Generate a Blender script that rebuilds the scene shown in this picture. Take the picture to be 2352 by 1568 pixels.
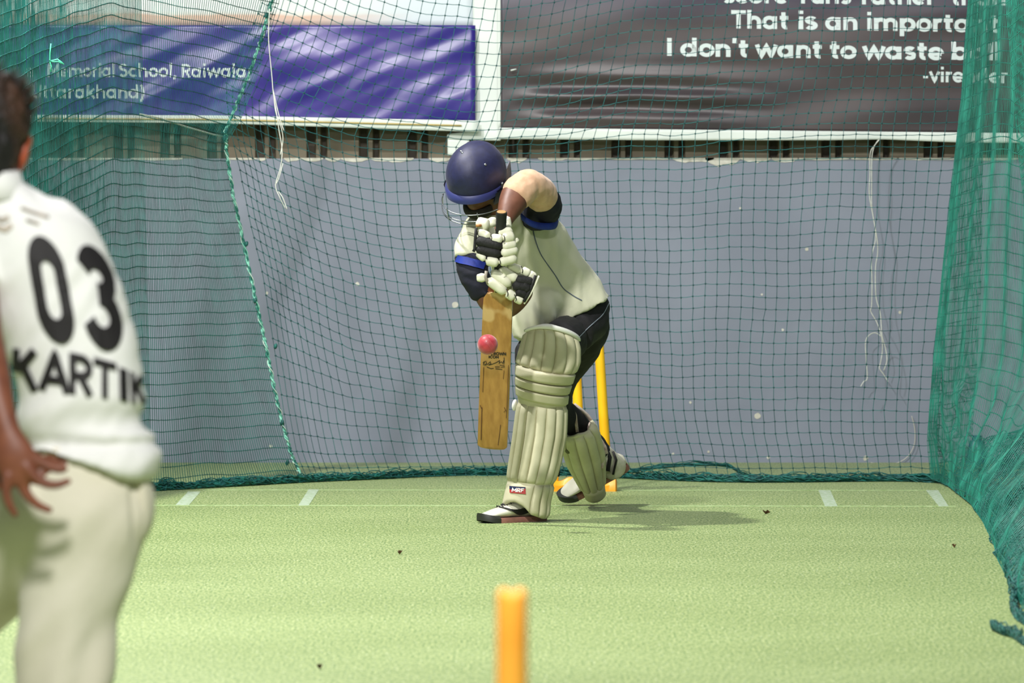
import bpy, bmesh, math, random
import numpy as np
from math import sin, cos, pi, radians, atan, atan2, sqrt, exp
from mathutils import Vector, Matrix, noise
from mathutils.bvhtree import BVHTree

sc = bpy.context.scene
for o in list(bpy.data.objects):
    bpy.data.objects.remove(o)
random.seed(7)
rng = np.random.default_rng(7)

# ------------------------------------------------------------------ camera, light, exposure
FPX, CXP, CYP, HORIZON, CAMZ = 14000.0, 1176.0, 784.0, 425.0, 1.22
PITCH = atan((CYP - HORIZON) / FPX)
cd = bpy.data.cameras.new('camera')
cam = bpy.data.objects.new('camera', cd)
sc.collection.objects.link(cam)
cam.location = (0, 0, CAMZ)
cam.rotation_euler = (pi / 2 - PITCH, 0, 0)
cd.sensor_width = 36.0
cd.lens = FPX / 2352.0 * 36.0
cd.clip_start, cd.clip_end = 0.1, 200
cd.dof.use_dof = True
cd.dof.focus_distance = 22.2
cd.dof.aperture_fstop = 7.3
sc.camera = cam

sc.view_settings.view_transform = 'Standard'
sc.view_settings.look = 'None'
sc.view_settings.gamma = 1.0
sc.view_settings.use_curve_mapping = False
sc.view_settings.exposure = 0.0

world = bpy.data.worlds.new('hall_light')
sc.world = world
world.use_nodes = True
bg = world.node_tree.nodes['Background']
bg.inputs[0].default_value = (0.80, 0.92, 1.0, 1)
bg.inputs[1].default_value = 0.13

def area_lamp(name, loc, size, power, target, color=(1, 0.985, 0.96)):
    l = bpy.data.lights.new(name, 'AREA')
    l.shape = 'DISK'
    l.size = size
    l.energy = power
    l.color = color
    o = bpy.data.objects.new(name, l)
    sc.collection.objects.link(o)
    o.location = loc
    d = Vector(target) - Vector(loc)
    o.rotation_euler = d.to_track_quat('-Z', 'Y').to_euler()
    return o
area_lamp('floodlight_side', (-2.3, 21.9, 5.2), 0.22, 400, (-0.6, 21.9, 0.0))
area_lamp('floodlight_middle', (-2.2, 15.8, 5.9), 0.45, 800, (0.1, 18.0, 0.0))
area_lamp('floodlight_near', (-0.5, 6.2, 4.7), 0.7, 520, (-0.4, 10.0, 0.3))
area_lamp('wall_fill_light', (0.6, 22.0, 3.6), 0.9, 44, (0.4, 26.8, 1.1))  # added fill without a real lamp behind it, brightens the back wall

# ------------------------------------------------------------------ helpers
_cp, _sp = cos(PITCH), sin(PITCH)
def at(px, py, Y):
    """point of the hall at depth Y that lies along this line of sight"""
    dx = (px - CXP) / FPX
    dv = (CYP - py) / FPX
    dy = _cp + dv * _sp
    dz = -_sp + dv * _cp
    t = Y / dy
    return Vector((dx * t, Y, CAMZ + dz * t))
def on_floor(px, py, z=0.0):
    dx = (px - CXP) / FPX
    dv = (CYP - py) / FPX
    dy = _cp + dv * _sp
    dz = -_sp + dv * _cp
    t = (z - CAMZ) / dz
    return Vector((dx * t, dy * t, z))

def C(h):
    h = h.lstrip('#')
    out = []
    for i in (0, 2, 4):
        c = int(h[i:i + 2], 16) / 255
        out.append(c / 12.92 if c <= 0.04045 else ((c + 0.055) / 1.055) ** 2.4)
    return (*out, 1.0)

def mat(name, col, rough=0.6, col2=None, nscale=20.0, detail=3.0, stretch=(1, 1, 1), bump=0.0, bscale=None,
        metallic=0.0, spec=0.5, lo=0.35, hi=0.65, sheen=0.0, coat=0.0, sss=0.0):
    m = bpy.data.materials.new(name)
    m.use_nodes = True
    nt = m.node_tree
    b = nt.nodes['Principled BSDF']
    b.inputs['Roughness'].default_value = rough
    b.inputs['Metallic'].default_value = metallic
    b.inputs['Specular IOR Level'].default_value = spec
    if sheen: b.inputs['Sheen Weight'].default_value = sheen
    if coat: b.inputs['Coat Weight'].default_value = coat
    c1 = C(col) if isinstance(col, str) else col
    b.inputs['Base Color'].default_value = c1
    if col2 or bump:
        tc = nt.nodes.new('ShaderNodeTexCoord')
        mp = nt.nodes.new('ShaderNodeMapping')
        mp.inputs['Scale'].default_value = stretch
        nt.links.new(tc.outputs['Object'], mp.inputs['Vector'])
    if col2:
        n = nt.nodes.new('ShaderNodeTexNoise')
        n.inputs['Scale'].default_value = nscale
        n.inputs['Detail'].default_value = detail
        nt.links.new(mp.outputs[0], n.inputs['Vector'])
        r = nt.nodes.new('ShaderNodeValToRGB')
        r.color_ramp.elements[0].position = lo
        r.color_ramp.elements[1].position = hi
        r.color_ramp.elements[0].color = c1
        r.color_ramp.elements[1].color = C(col2) if isinstance(col2, str) else col2
        nt.links.new(n.outputs['Fac'], r.inputs['Fac'])
        nt.links.new(r.outputs['Color'], b.inputs['Base Color'])
    if bump:
        n2 = nt.nodes.new('ShaderNodeTexNoise')
        n2.inputs['Scale'].default_value = bscale or nscale
        n2.inputs['Detail'].default_value = 4
        nt.links.new(mp.outputs[0], n2.inputs['Vector'])
        bp = nt.nodes.new('ShaderNodeBump')
        bp.inputs['Strength'].default_value = bump
        bp.inputs['Distance'].default_value = 0.01
        nt.links.new(n2.outputs['Fac'], bp.inputs['Height'])
        nt.links.new(bp.outputs[0], b.inputs['Normal'])
    return m

class MB:
    def __init__(s): s.v, s.f = [], []
    def add(s, vs, fs):
        o = len(s.v)
        s.v += [tuple(v) for v in vs]
        s.f += [tuple(i + o for i in f) for f in fs]
        return s
    def box(s, c, d, M=None):
        x, y, z = d[0] / 2, d[1] / 2, d[2] / 2
        vs = [Vector((a * x, b * y, e * z)) for a in (-1, 1) for b in (-1, 1) for e in (-1, 1)]
        vs = [(M @ v if M else v) + Vector(c) for v in vs]
        return s.add(vs, [(0, 1, 3, 2), (4, 6, 7, 5), (0, 4, 5, 1), (2, 3, 7, 6), (0, 2, 6, 4), (1, 5, 7, 3)])
    def loft(s, rings, caps=True, closed=True):
        n = len(rings[0])
        vs = [p for r in rings for p in r]
        fs = []
        for i in range(len(rings) - 1):
            for j in range(n if closed else n - 1):
                k = (j + 1) % n
                fs.append((i * n + j, i * n + k, (i + 1) * n + k, (i + 1) * n + j))
        if caps and closed:
            fs.append(tuple(range(n - 1, -1, -1)))
            fs.append(tuple((len(rings) - 1) * n + j for j in range(n)))
        return s.add(vs, fs)
    def tube(s, pts, r, n=6, caps=True):
        pts = [Vector(p) for p in pts]
        rings = []
        prev = None
        for i, p in enumerate(pts):
            t = (pts[min(i + 1, len(pts) - 1)] - pts[max(i - 1, 0)])
            if t.length < 1e-9: t = Vector((0, 0, 1))
            t.normalize()
            if prev is None:
                a = Vector((0, 1, 0)) if abs(t.y) < 0.9 else Vector((1, 0, 0))
                a = (a - t * a.dot(t)).normalized()
            else:
                a = prev - t * prev.dot(t)
                a = a.normalized() if a.length > 1e-6 else t.orthogonal().normalized()
            prev = a
            b = t.cross(a)
            rr = r[i] if isinstance(r, (list, tuple)) else r
            rings.append([p + (a * cos(2 * pi * j / n) + b * sin(2 * pi * j / n)) * rr for j in range(n)])
        return s.loft(rings, caps)
    def ell(s, c, ax, nu=16, nv=10):
        """ellipsoid: c centre, ax three axis vectors"""
        rings = []
        for i in range(nv + 1):
            th = pi * (0.02 + 0.96 * i / nv)
            rings.append([Vector(c) + ax[0] * (sin(th) * cos(2 * pi * j / nu)) + ax[1] * (sin(th) * sin(2 * pi * j / nu)) + ax[2] * cos(th) for j in range(nu)])
        rings = rings[::-1]
        return s.loft(rings)
    def mesh(s, name='m'):
        me = bpy.data.meshes.new(name)
        me.from_pydata(s.v, [], s.f)
        me.update()
        return me

def fix_normals(me):
    bm = bmesh.new(); bm.from_mesh(me)
    bmesh.ops.recalc_face_normals(bm, faces=bm.faces)
    bm.to_mesh(me); bm.free()

def obj(name, src, m, parent=None, smooth=True, auto=None, label=None, recalc=True):
    me = src.mesh(name) if isinstance(src, MB) else src
    if recalc and len(me.polygons) < 60000: fix_normals(me)
    me.name = name
    if m and not me.materials: me.materials.append(m)
    if smooth:
        me.polygons.foreach_set('use_smooth', [True] * len(me.polygons))
    o = bpy.data.objects.new(name, me)
    sc.collection.objects.link(o)
    if smooth and auto:
        me.set_sharp_from_angle(angle=radians(auto))
    if parent:
        o.parent = parent
        if parent.type == 'EMPTY':
            o.location = -parent.location
    if label: o['label'] = label
    return o
def thing(name, label, cat, loc, group=None):
    o = bpy.data.objects.new(name, None)
    o.empty_display_size = 0.1
    sc.collection.objects.link(o)
    o.location = loc
    o['label'] = label
    o['category'] = cat
    if group: o['group'] = group
    return o
def tag(o, label, cat, group=None):
    o['label'] = label; o['category'] = cat
    if group: o['group'] = group
    return o

def catmull(P, sub):
    """P: list of numpy arrays"""
    P = [np.array(p, float) for p in P]
    out = []
    for i in range(len(P) - 1):
        p0, p1, p2, p3 = P[max(i - 1, 0)], P[i], P[i + 1], P[min(i + 2, len(P) - 1)]
        for k in range(sub):
            t = k / sub
            out.append(0.5 * ((2 * p1) + (-p0 + p2) * t + (2 * p0 - 5 * p1 + 4 * p2 - p3) * t * t + (-p0 + 3 * p1 - 3 * p2 + p3) * t ** 3))
    out.append(P[-1])
    return out

def limb(mb, spec, n=18, sub=5, sq=2.0, scale=1.0, flat0=False):
    """tapered body piece: entries (px,py,Y,half width px,half depth px) with px measured at that depth"""
    P = []
    for (px, py, Y, a, d) in spec:
        w = at(px, py, Y)
        k = Y / FPX * scale
        P.append((w.x, w.y, w.z, a * k, d * k))
    return limb_w(mb, P, n, sub, sq, flat0)
def limb_w(mb, P, n=18, sub=5, sq=2.0, flat0=False):
    Q = catmull(P, sub)
    rings = []
    for i, q in enumerate(Q):
        c = Vector(q[:3])
        t = Vector(Q[min(i + 1, len(Q) - 1)][:3]) - Vector(Q[max(i - 1, 0)][:3])
        t.normalize()
        Yx = Vector((0, 1, 0))
        if abs(t.y) > 0.93: Yx = Vector((0, 0.3, 1)).normalized()
        d = (Yx - t * Yx.dot(t)).normalized()
        s = d.cross(t)
        ring = []
        for j in range(n):
            a = 2 * pi * j / n
            ca, sa = cos(a), sin(a)
            e = 2.0 / sq
            ring.append(c + s * (math.copysign(abs(ca) ** e, ca) * q[3]) + d * (math.copysign(abs(sa) ** e, sa) * q[4]))
        rings.append(ring)
    # rounded ends
    def cap(ring, c, t, r):
        out = []
        for a in (0.35, 0.7, 0.92):
            out.append([c + (p - c) * sqrt(1 - a * a) + t * (r * a) for p in ring])
        return out
    t0 = (Vector(Q[0][:3]) - Vector(Q[1][:3])).normalized()
    t1 = (Vector(Q[-1][:3]) - Vector(Q[-2][:3])).normalized()
    c0, c1 = Vector(Q[0][:3]), Vector(Q[-1][:3])
    rr = ([] if flat0 else cap(rings[0], c0, t0, min(Q[0][3], Q[0][4]) * 0.8)[::-1]) + rings + cap(rings[-1], c1, t1, min(Q[-1][3], Q[-1][4]) * 0.8)
    return mb.loft(rr)

def remesh(mb, voxel, smooth=4, fac=0.5):
    me = mb.mesh('tmp') if isinstance(mb, MB) else mb
    fix_normals(me)
    o = bpy.data.objects.new('tmp', me)
    sc.collection.objects.link(o)
    r = o.modifiers.new('r', 'REMESH'); r.mode = 'VOXEL'; r.voxel_size = voxel; r.adaptivity = 0
    if smooth:
        s = o.modifiers.new('s', 'SMOOTH'); s.iterations = smooth; s.factor = fac
    dg = bpy.context.evaluated_depsgraph_get()
    out = bpy.data.meshes.new_from_object(o.evaluated_get(dg))
    bpy.data.objects.remove(o); bpy.data.meshes.remove(me)
    return out
def displace(me, fn):
    """fn(co, normal) -> offset along the normal"""
    nv = len(me.vertices)
    me.update()
    out = []
    for v in me.vertices:
        out.append(v.co + v.normal * fn(v.co, v.normal))
    me.vertices.foreach_set('co', [c for p in out for c in p])
    me.update()
def bvh_of(me):
    return BVHTree.FromPolygons([v.co.copy() for v in me.vertices], [tuple(p.vertices) for p in me.polygons])
CAMPOS = Vector((0, 0, CAMZ))
def drape(tree, px, py, lift=0.002, Y0=3.0):
    """where a print at this spot lands on a garment"""
    a = at(px, py, Y0)
    d = (a - CAMPOS).normalized()
    h = tree.ray_cast(a, d)
    if h[0] is None: return None
    nrm = h[1]
    if nrm.dot(d) > 0: nrm = -nrm
    return h[0] + nrm * lift - d * lift * 0.5

def np_tubes(polys, r, n=3):
    """many polylines (K,M,3) -> one mesh of thin cords"""
    K, M, _ = polys.shape
    t = np.zeros_like(polys)
    t[:, 1:-1] = polys[:, 2:] - polys[:, :-2]
    t[:, 0] = polys[:, 1] - polys[:, 0]
    t[:, -1] = polys[:, -1] - polys[:, -2]
    t /= np.linalg.norm(t, axis=2, keepdims=True) + 1e-12
    ref = np.array([0.23, 0.94, 0.25])
    a = np.cross(t, ref); a /= np.linalg.norm(a, axis=2, keepdims=True) + 1e-12
    b = np.cross(t, a)
    ang = np.arange(n) * 2 * pi / n
    ring = polys[:, :, None, :] + r * (a[:, :, None, :] * np.cos(ang)[None, None, :, None] + b[:, :, None, :] * np.sin(ang)[None, None, :, None])
    v = ring.reshape(-1, 3)
    idx = np.arange(K * M * n).reshape(K, M, n)
    j2 = np.roll(np.arange(n), -1)
    f = np.stack([idx[:, :-1, :], idx[:, :-1, :][:, :, j2], idx[:, 1:, :][:, :, j2], idx[:, 1:, :]], axis=-1).reshape(-1, 4)
    return v, f
def np_octa(c, r):
    K = len(c)
    d = np.array([[1, 0, 0], [-1, 0, 0], [0, 1, 0], [0, -1, 0], [0, 0, 1], [0, 0, -1]], float) * r
    v = (c[:, None, :] + d[None]).reshape(-1, 3)
    base = np.array([[0, 2, 4], [2, 1, 4], [1, 3, 4], [3, 0, 4], [2, 0, 5], [1, 2, 5], [3, 1, 5], [0, 3, 5]])
    f = (base[None] + (np.arange(K) * 6)[:, None, None]).reshape(-1, 3)
    return v, f
def np_mesh(name, parts):
    me = bpy.data.meshes.new(name)
    nv = sum(len(v) for v, f in parts)
    V = np.concatenate([v for v, f in parts])
    loops, starts, off, ls = [], [], 0, 0
    for v, f in parts:
        loops.append((f + off).ravel()); k = f.shape[1]
        starts.append(ls + np.arange(len(f)) * k); ls += f.size; off += len(v)
    loops = np.concatenate(loops).astype(np.int32); starts = np.concatenate(starts).astype(np.int32)
    me.vertices.add(nv); me.vertices.foreach_set('co', V.astype(np.float32).ravel())
    me.loops.add(len(loops)); me.loops.foreach_set('vertex_index', loops)
    me.polygons.add(len(starts)); me.polygons.foreach_set('loop_start', starts)
    me.update(calc_edges=True); me.validate()
    return me

def interp(x, xs, ys):
    return float(np.interp(x, xs, ys))
def sstep(a, b, x):
    t = min(max((x - a) / (b - a), 0), 1)
    return t * t * (3 - 2 * t)

# ------------------------------------------------------------------ stroke lettering
def arc(cx, cy, rx, ry, a0, a1, n=14):
    return [(cx + rx * cos(radians(a0 + (a1 - a0) * i / n)), cy + ry * sin(radians(a0 + (a1 - a0) * i / n))) for i in range(n + 1)]
O_ = arc(2.55, 2.5, 1.9, 1.9, 0, 360, 26)
G = {
 'a': (5.9, [O_, [(4.5, 0), (4.5, 5)]]), 'b': (5.9, [arc(3.0, 2.5, 1.9, 1.9, 0, 360, 26), [(1.05, 0), (1.05, 7.3)]]),
 'd': (5.9, [O_, [(4.5, 0), (4.5, 7.3)]]), 'p': (5.9, [arc(3.0, 2.5, 1.9, 1.9, 0, 360, 26), [(1.05, -2), (1.05, 5)]]),
 'o': (5.2, [O_]), 'e': (5.2, [[(0.7, 2.35), (4.4, 2.35)], arc(2.55, 2.5, 1.9, 1.9, 0, 315, 24)]),
 'c': (4.7, [arc(2.55, 2.5, 1.9, 1.9, 50, 310, 20)]),
 'h': (5.6, [[(1.05, 0), (1.05, 7.3)], arc(2.75, 2.75, 1.7, 1.6, 180, 0, 14) + [(4.45, 0)]]),
 'n': (5.6, [[(1.05, 0), (1.05, 5)], arc(2.75, 2.75, 1.7, 1.6, 180, 0, 14) + [(4.45, 0)]]),
 'm': (8.6, [[(1.05, 0), (1.05, 5)], arc(2.65, 2.8, 1.6, 1.55, 180, 0, 12) + [(4.25, 0)], arc(5.85, 2.8, 1.6, 1.55, 180, 0, 12) + [(7.45, 0)]]),
 'u': (5.6, [[(1.05, 5), (1.05, 2.3)] + arc(2.75, 2.25, 1.7, 1.6, 180, 360, 14), [(4.45, 0), (4.45, 5)]]),
 'r': (3.6, [[(1.05, 0), (1.05, 5)], arc(2.6, 2.75, 1.55, 1.6, 180, 68, 10)]),
 's': (4.3, [arc(2.1, 3.6, 1.25, 0.85, 30, 270, 14)[:-1] + arc(2.1, 1.55, 1.35, 1.0, 90, -150, 14)]),
 't': (3.7, [[(1.6, 6.6), (1.6, 1.7)] + arc(2.6, 1.65, 1.0, 1.0, 180, 285, 8), [(0.3, 4.45), (3.3, 4.45)]]),
 'i': (2.2, [[(1.05, 0), (1.05, 5)], [(1.05, 6.0), (1.05, 7.3)]]), 'l': (2.2, [[(1.05, 0), (1.05, 7.3)]]),
 'v': (5.0, [[(0.5, 5), (2.5, 0.3), (4.5, 5)]]), 'w': (7.4, [[(0.5, 5), (2.1, 0.4), (3.7, 4.7), (5.3, 0.4), (6.9, 5)]]),
 'k': (5.0, [[(1.05, 0), (1.05, 7.3)], [(4.3, 5), (1.4, 2.4)], [(2.2, 3.0), (4.5, 0)]]),
 '-': (3.2, [[(0.5, 2.4), (2.7, 2.4)]]), ',': (2.0, [[(1.2, 0.9), (0.7, -1.2)]]), "'": (2.0, [[(1.0, 7.4), (0.9, 5.4)]]),
 '(': (3.0, [arc(3.6, 2.7, 2.4, 5.0, 120, 240, 12)]), ')': (3.0, [arc(-0.6, 2.7, 2.4, 5.0, 60, -60, 12)]),
 'T': (5.6, [[(2.8, 0), (2.8, 7)], [(0.2, 6.4), (5.4, 6.4)]]), 'I': (2.4, [[(1.2, 0), (1.2, 7)]]),
 'S': (5.2, [arc(2.6, 5.1, 1.6, 1.25, 30, 270, 16)[:-1] + arc(2.6, 2.2, 1.7, 1.6, 90, -150, 16)]),
 'R': (5.4, [[(1.0, 0), (1.0, 7)], [(1.0, 6.4), (2.8, 6.4)] + arc(2.8, 4.85, 1.6, 1.55, 90, -90, 10) + [(1.0, 3.3)], [(2.6, 3.3), (4.6, 0)]]),
 'M': (7.4, [[(1.0, 0), (1.0, 6.6), (3.7, 2.2), (6.4, 6.6), (6.4, 0)]]), 'U': (5.8, [[(1.0, 7), (1.0, 2.5)] + arc(2.9, 2.5, 1.9, 1.9, 180, 360, 14) + [(4.8, 7)]]),
 'K': (5.4, [[(1.0, 0), (1.0, 7)], [(4.6, 7), (1.3, 3.2)], [(2.3, 4.2), (4.8, 0)]]),
 'A': (5.8, [[(0.4, 0), (2.9, 6.7), (5.4, 0)], [(1.5, 2.1), (4.3, 2.1)]]),
 'F': (4.8, [[(1.0, 0), (1.0, 7)], [(1.0, 6.4), (4.5, 6.4)], [(1.0, 3.5), (4.0, 3.5)]]),
 'C': (5.6, [arc(3.1, 3.5, 2.4, 2.9, 45, 315, 18)]), 'O': (6.4, [arc(3.2, 3.5, 2.5, 2.9, 0, 360, 26)]),
 'W': (8.6, [[(0.5, 7), (2.4, 0.4), (4.3, 6.4), (6.2, 0.4), (8.1, 7)]]), 'N': (6.0, [[(1.0, 0), (1.0, 6.6), (4.8, 0.4), (4.8, 7)]]),
 '0': (6.2, [[(1.1, 5.0)] + arc(3.0, 5.0, 1.9, 1.5, 180, 0, 12)[1:] + arc(3.0, 2.0, 1.9, 1.6, 0, -180, 12) + [(1.1, 5.0)]]),
 '3': (5.4, [arc(2.3, 5.2, 1.7, 1.4, 165, -90, 14) , arc(2.2, 2.2, 1.9, 1.7, 90, -165, 16)]),
 ' ': (2.6, []),
}
def resample(pl, step):
    out = [pl[0]]
    for a, b in zip(pl[:-1], pl[1:]):
        L = math.hypot(b[0] - a[0], b[1] - a[1])
        k = max(1, int(L / step))
        for i in range(1, k + 1):
            out.append((a[0] + (b[0] - a[0]) * i / k, a[1] + (b[1] - a[1]) * i / k))
    return out
def ribbon(pl, w):
    q = []
    n = len(pl)
    closed = math.hypot(pl[0][0] - pl[-1][0], pl[0][1] - pl[-1][1]) < 1e-6
    for i in range(n):
        if closed:
            a, b = pl[(i - 1) % (n - 1)], pl[(i + 1) % (n - 1)]
        else:
            a, b = pl[max(i - 1, 0)], pl[min(i + 1, n - 1)]
        p = pl[i]
        d1 = (p[0] - a[0], p[1] - a[1]); d2 = (b[0] - p[0], b[1] - p[1])
        l1, l2 = math.hypot(*d1) or 1, math.hypot(*d2) or 1
        t = ((d1[0] / l1 if l1 > 1e-9 and (p != a) else d2[0] / l2) + (d2[0] / l2 if p != b else d1[0] / l1), (d1[1] / l1 if p != a else d2[1] / l2) + (d2[1] / l2 if p != b else d1[1] / l1))
        lt = math.hypot(*t) or 1
        nx, ny = -t[1] / lt, t[0] / lt
        m = min(1.6, 2.0 / max(lt, 0.8))
        q.append(((p[0] + nx * w / 2 * m, p[1] + ny * w / 2 * m), (p[0] - nx * w / 2 * m, p[1] - ny * w / 2 * m)))
    return q
def text_width(s): return sum(G[c][0] for c in s)
def lettering(mb, s, place, w=1.3, step=1.2, skip_missing=True):
    """place(u, v) -> point; u in 0..text width, v in glyph units"""
    x = 0
    for ch in s:
        adv, strokes = G[ch]
        for pl in strokes:
            q = ribbon(resample(pl, step), w)
            cols = []
            for L, R in q:
                a, b = place(x + L[0], L[1]), place(x + R[0], R[1])
                cols.append((a, b))
            for (a, b), (c, d) in zip(cols[:-1], cols[1:]):
                if None in (a, b, c, d): continue
                mb.add([a, b, d, c], [(0, 1, 2, 3)])
        x += adv
# ------------------------------------------------------------------ materials of the setting
def turf_material():
    m = bpy.data.materials.new('turf')
    m.use_nodes = True
    nt = m.node_tree; b = nt.nodes['Principled BSDF']
    b.inputs['Roughness'].default_value = 0.62
    b.inputs['Specular IOR Level'].default_value = 0.35
    b.inputs['Sheen Weight'].default_value = 0.15
    b.inputs['Sheen Roughness'].default_value = 0.4
    tc = nt.nodes.new('ShaderNodeTexCoord')
    def noise_(scale, det, stretch=(1, 1, 1)):
        mp = nt.nodes.new('ShaderNodeMapping'); mp.inputs['Scale'].default_value = stretch
        nt.links.new(tc.outputs['Object'], mp.inputs['Vector'])
        n = nt.nodes.new('ShaderNodeTexNoise'); n.inputs['Scale'].default_value = scale; n.inputs['Detail'].default_value = det
        nt.links.new(mp.outputs[0], n.inputs['Vector']); return n
    def ramp(n, p0, c0, p1, c1):
        r = nt.nodes.new('ShaderNodeValToRGB'); e = r.color_ramp.elements
        e[0].position, e[0].color, e[1].position, e[1].color = p0, C(c0), p1, C(c1)
        nt.links.new(n.outputs['Fac'], r.inputs['Fac']); return r
    def mix(kind, fac, a, bb):
        x = nt.nodes.new('ShaderNodeMix'); x.data_type = 'RGBA'; x.blend_type = kind
        x.inputs['Factor'].default_value = fac
        nt.links.new(a.outputs['Color'] if 'Color' in a.outputs else a.outputs['Result'], x.inputs['A'])
        nt.links.new(bb.outputs['Color'], x.inputs['B']); return x
    fine = ramp(noise_(130, 5, (1, 0.2, 1)), 0.36, '5d7b3a', 0.64, 'a8b577')
    broad = ramp(noise_(1.1, 3), 0.3, 'd9e0c8', 0.7, 'ffffff')
    x1 = mix('MULTIPLY', 0.6, fine, broad)
    out = [o for o in x1.outputs if o.name == 'Result' and o.type == 'RGBA'][0]
    fleck = ramp(noise_(170, 2, (1, 0.2, 1)), 0.64, '000000', 0.74, 'ffffff')
    x2 = nt.nodes.new('ShaderNodeMix'); x2.data_type = 'RGBA'
    nt.links.new(fleck.outputs['Color'], x2.inputs['Factor'])
    nt.links.new(out, x2.inputs['A']); x2.inputs['B'].default_value = C('e6edc8')
    o2 = [o for o in x2.outputs if o.type == 'RGBA'][0]
    dark = ramp(noise_(150, 2, (1, 0.2, 1)), 0.70, '000000', 0.78, 'ffffff')
    x3 = nt.nodes.new('ShaderNodeMix'); x3.data_type = 'RGBA'
    nt.links.new(dark.outputs['Color'], x3.inputs['Factor'])
    nt.links.new(o2, x3.inputs['A']); x3.inputs['B'].default_value = C('4f6a35')
    o3 = [o for o in x3.outputs if o.type == 'RGBA'][0]
    nt.links.new(o3, b.inputs['Base Color'])
    n = noise_(260, 2, (1, 0.25, 1))
    bp = nt.nodes.new('ShaderNodeBump'); bp.inputs['Strength'].default_value = 0.35; bp.inputs['Distance'].default_value = 0.004
    nt.links.new(n.outputs['Fac'], bp.inputs['Height']); nt.links.new(bp.outputs[0], b.inputs['Normal'])
    return m
M_turf = turf_material()
M_mark = mat('worn_white_paint', 'aebcaa', 0.8, '8fa67c', 60, 3, lo=0.42, hi=0.62)
M_mark_thin = mat('faint_white_paint', 'a9bd8a', 0.8, '86a062', 30, 3, lo=0.4, hi=0.6)
M_wall = mat('blue_grey_paint', '868d9c', 0.55, '7a8190', 2.2, 4, bump=0.05, bscale=30, lo=0.3, hi=0.7)
M_plaster = mat('bare_plaster', 'd8d6cc', 0.9, 'b9b6a8', 25, 3, bump=0.3)
M_clad = mat('brown_cladding', '6f6654', 0.6, '615846', 5, 4, stretch=(1, 1, 0.3))
M_cladd = mat('shaded_cladding_recess', '3c352c', 0.8)  # shade of the recesses put into a darker brown than the pans
M_side = mat('hall_side_wall', '8b909a', 0.7, '7d828c', 2, 3)
M_white = mat('white_flex', 'e4ece6', 0.45, 'd2dbd6', 3, 2)

# ------------------------------------------------------------------ floor and walls
fl = MB(); fl.box((0, 11.9, -0.06), (13, 31, 0.12))
floor = obj('floor', fl, M_turf, smooth=False); floor['kind'] = 'structure'
floor['label'] = 'pale green artificial turf laid over the whole lane'
def floor_quad(name, pts, m, h=0.0012):
    w = [on_floor(x, y) for x, y in pts]
    mb = MB()
    mb.add([(p.x, p.y, 0.0) for p in w] + [(p.x, p.y, h) for p in w], [(4, 5, 6, 7), (0, 1, 5, 4), (1, 2, 6, 5), (2, 3, 7, 6), (3, 0, 4, 7)])
    return obj(name, mb, m, floor, smooth=False)
for q in ([(403, 1160), (434, 1160), (461, 1129), (432, 1129)], [(685, 1161), (709, 1161), (733, 1124), (709, 1124)],
          [(1895, 1163), (1924, 1163), (1907, 1126), (1880, 1126)], [(2157, 1163), (2179, 1163), (2155, 1126), (2127, 1126)]):
    floor_quad('crease_mark', q, M_mark)
floor_quad('crease_line', [(330, 1161.2), (2196, 1163.4), (2196, 1161.4), (330, 1159.2)], M_mark_thin, 0.0008)
floor_quad('crease_line', [(470, 1125.4), (2130, 1126.4), (2130, 1125.0), (470, 1124.0)], M_mark_thin, 0.0008)

YW = 26.8
wz = at(0, 364, YW).z
wb = MB(); wb.box((0, YW + 0.12, wz / 2), (13, 0.24, wz))
wall_back = obj('wall_back', wb, M_wall, smooth=False); wall_back['kind'] = 'structure'
wall_back['label'] = 'low blue-grey painted masonry wall behind the net'
# ragged plaster lip along the top of the wall: broken pieces hanging below the edge
def plaster_piece(x0, x1, drop, seed):
    r = random.Random(seed)
    n = max(4, int((x1 - x0) / 9))
    top, bot = [], []
    for i in range(n + 1):
        x = x0 + (x1 - x0) * i / n
        t = i / n
        d = drop * (sin(pi * t) ** 0.6) * (0.55 + 0.6 * r.random()) + 1.5
        top.append(at(x, 362.5, YW - 0.003)); bot.append(at(x, 364 + d, YW - 0.003))
    mb = MB()
    m = len(top)
    back = [p + Vector((0, 0.02, 0)) for p in top + bot]
    mb.add(top + bot + back, [(i, i + 1, m + i + 1, m + i) for i in range(m - 1)] + [(m + i, m + i + 1, 3 * m + i + 1, 3 * m + i) for i in range(m - 1)] + [(i, i + 1, 2 * m + i + 1, 2 * m + i) for i in range(m - 1)])
    obj('plaster_chip', mb, M_plaster, wall_back, smooth=False)
for k, (a, b, d) in enumerate([(523, 590, 2), (592, 612, 4), (652, 690, 7), (690, 742, 6), (747, 782, 8), (783, 850, 6), (852, 950, 8), (985, 1035, 8), (1165, 1210, 10), (1236, 1300, 4),
                (1300, 1400, 3), (1400, 1470, 2), (1470, 1540, 2), (1545, 1640, 9), (1620, 1700, 17), (1700, 1770, 8), (1772, 1832, 9), (1835, 1950, 2.5), (1955, 2060, 2.5), (2065, 2200, 2.5), (2205, 2340, 3), (300, 420, 3), (60, 260, 3)]):
    plaster_piece(a, b, d, k)
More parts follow.
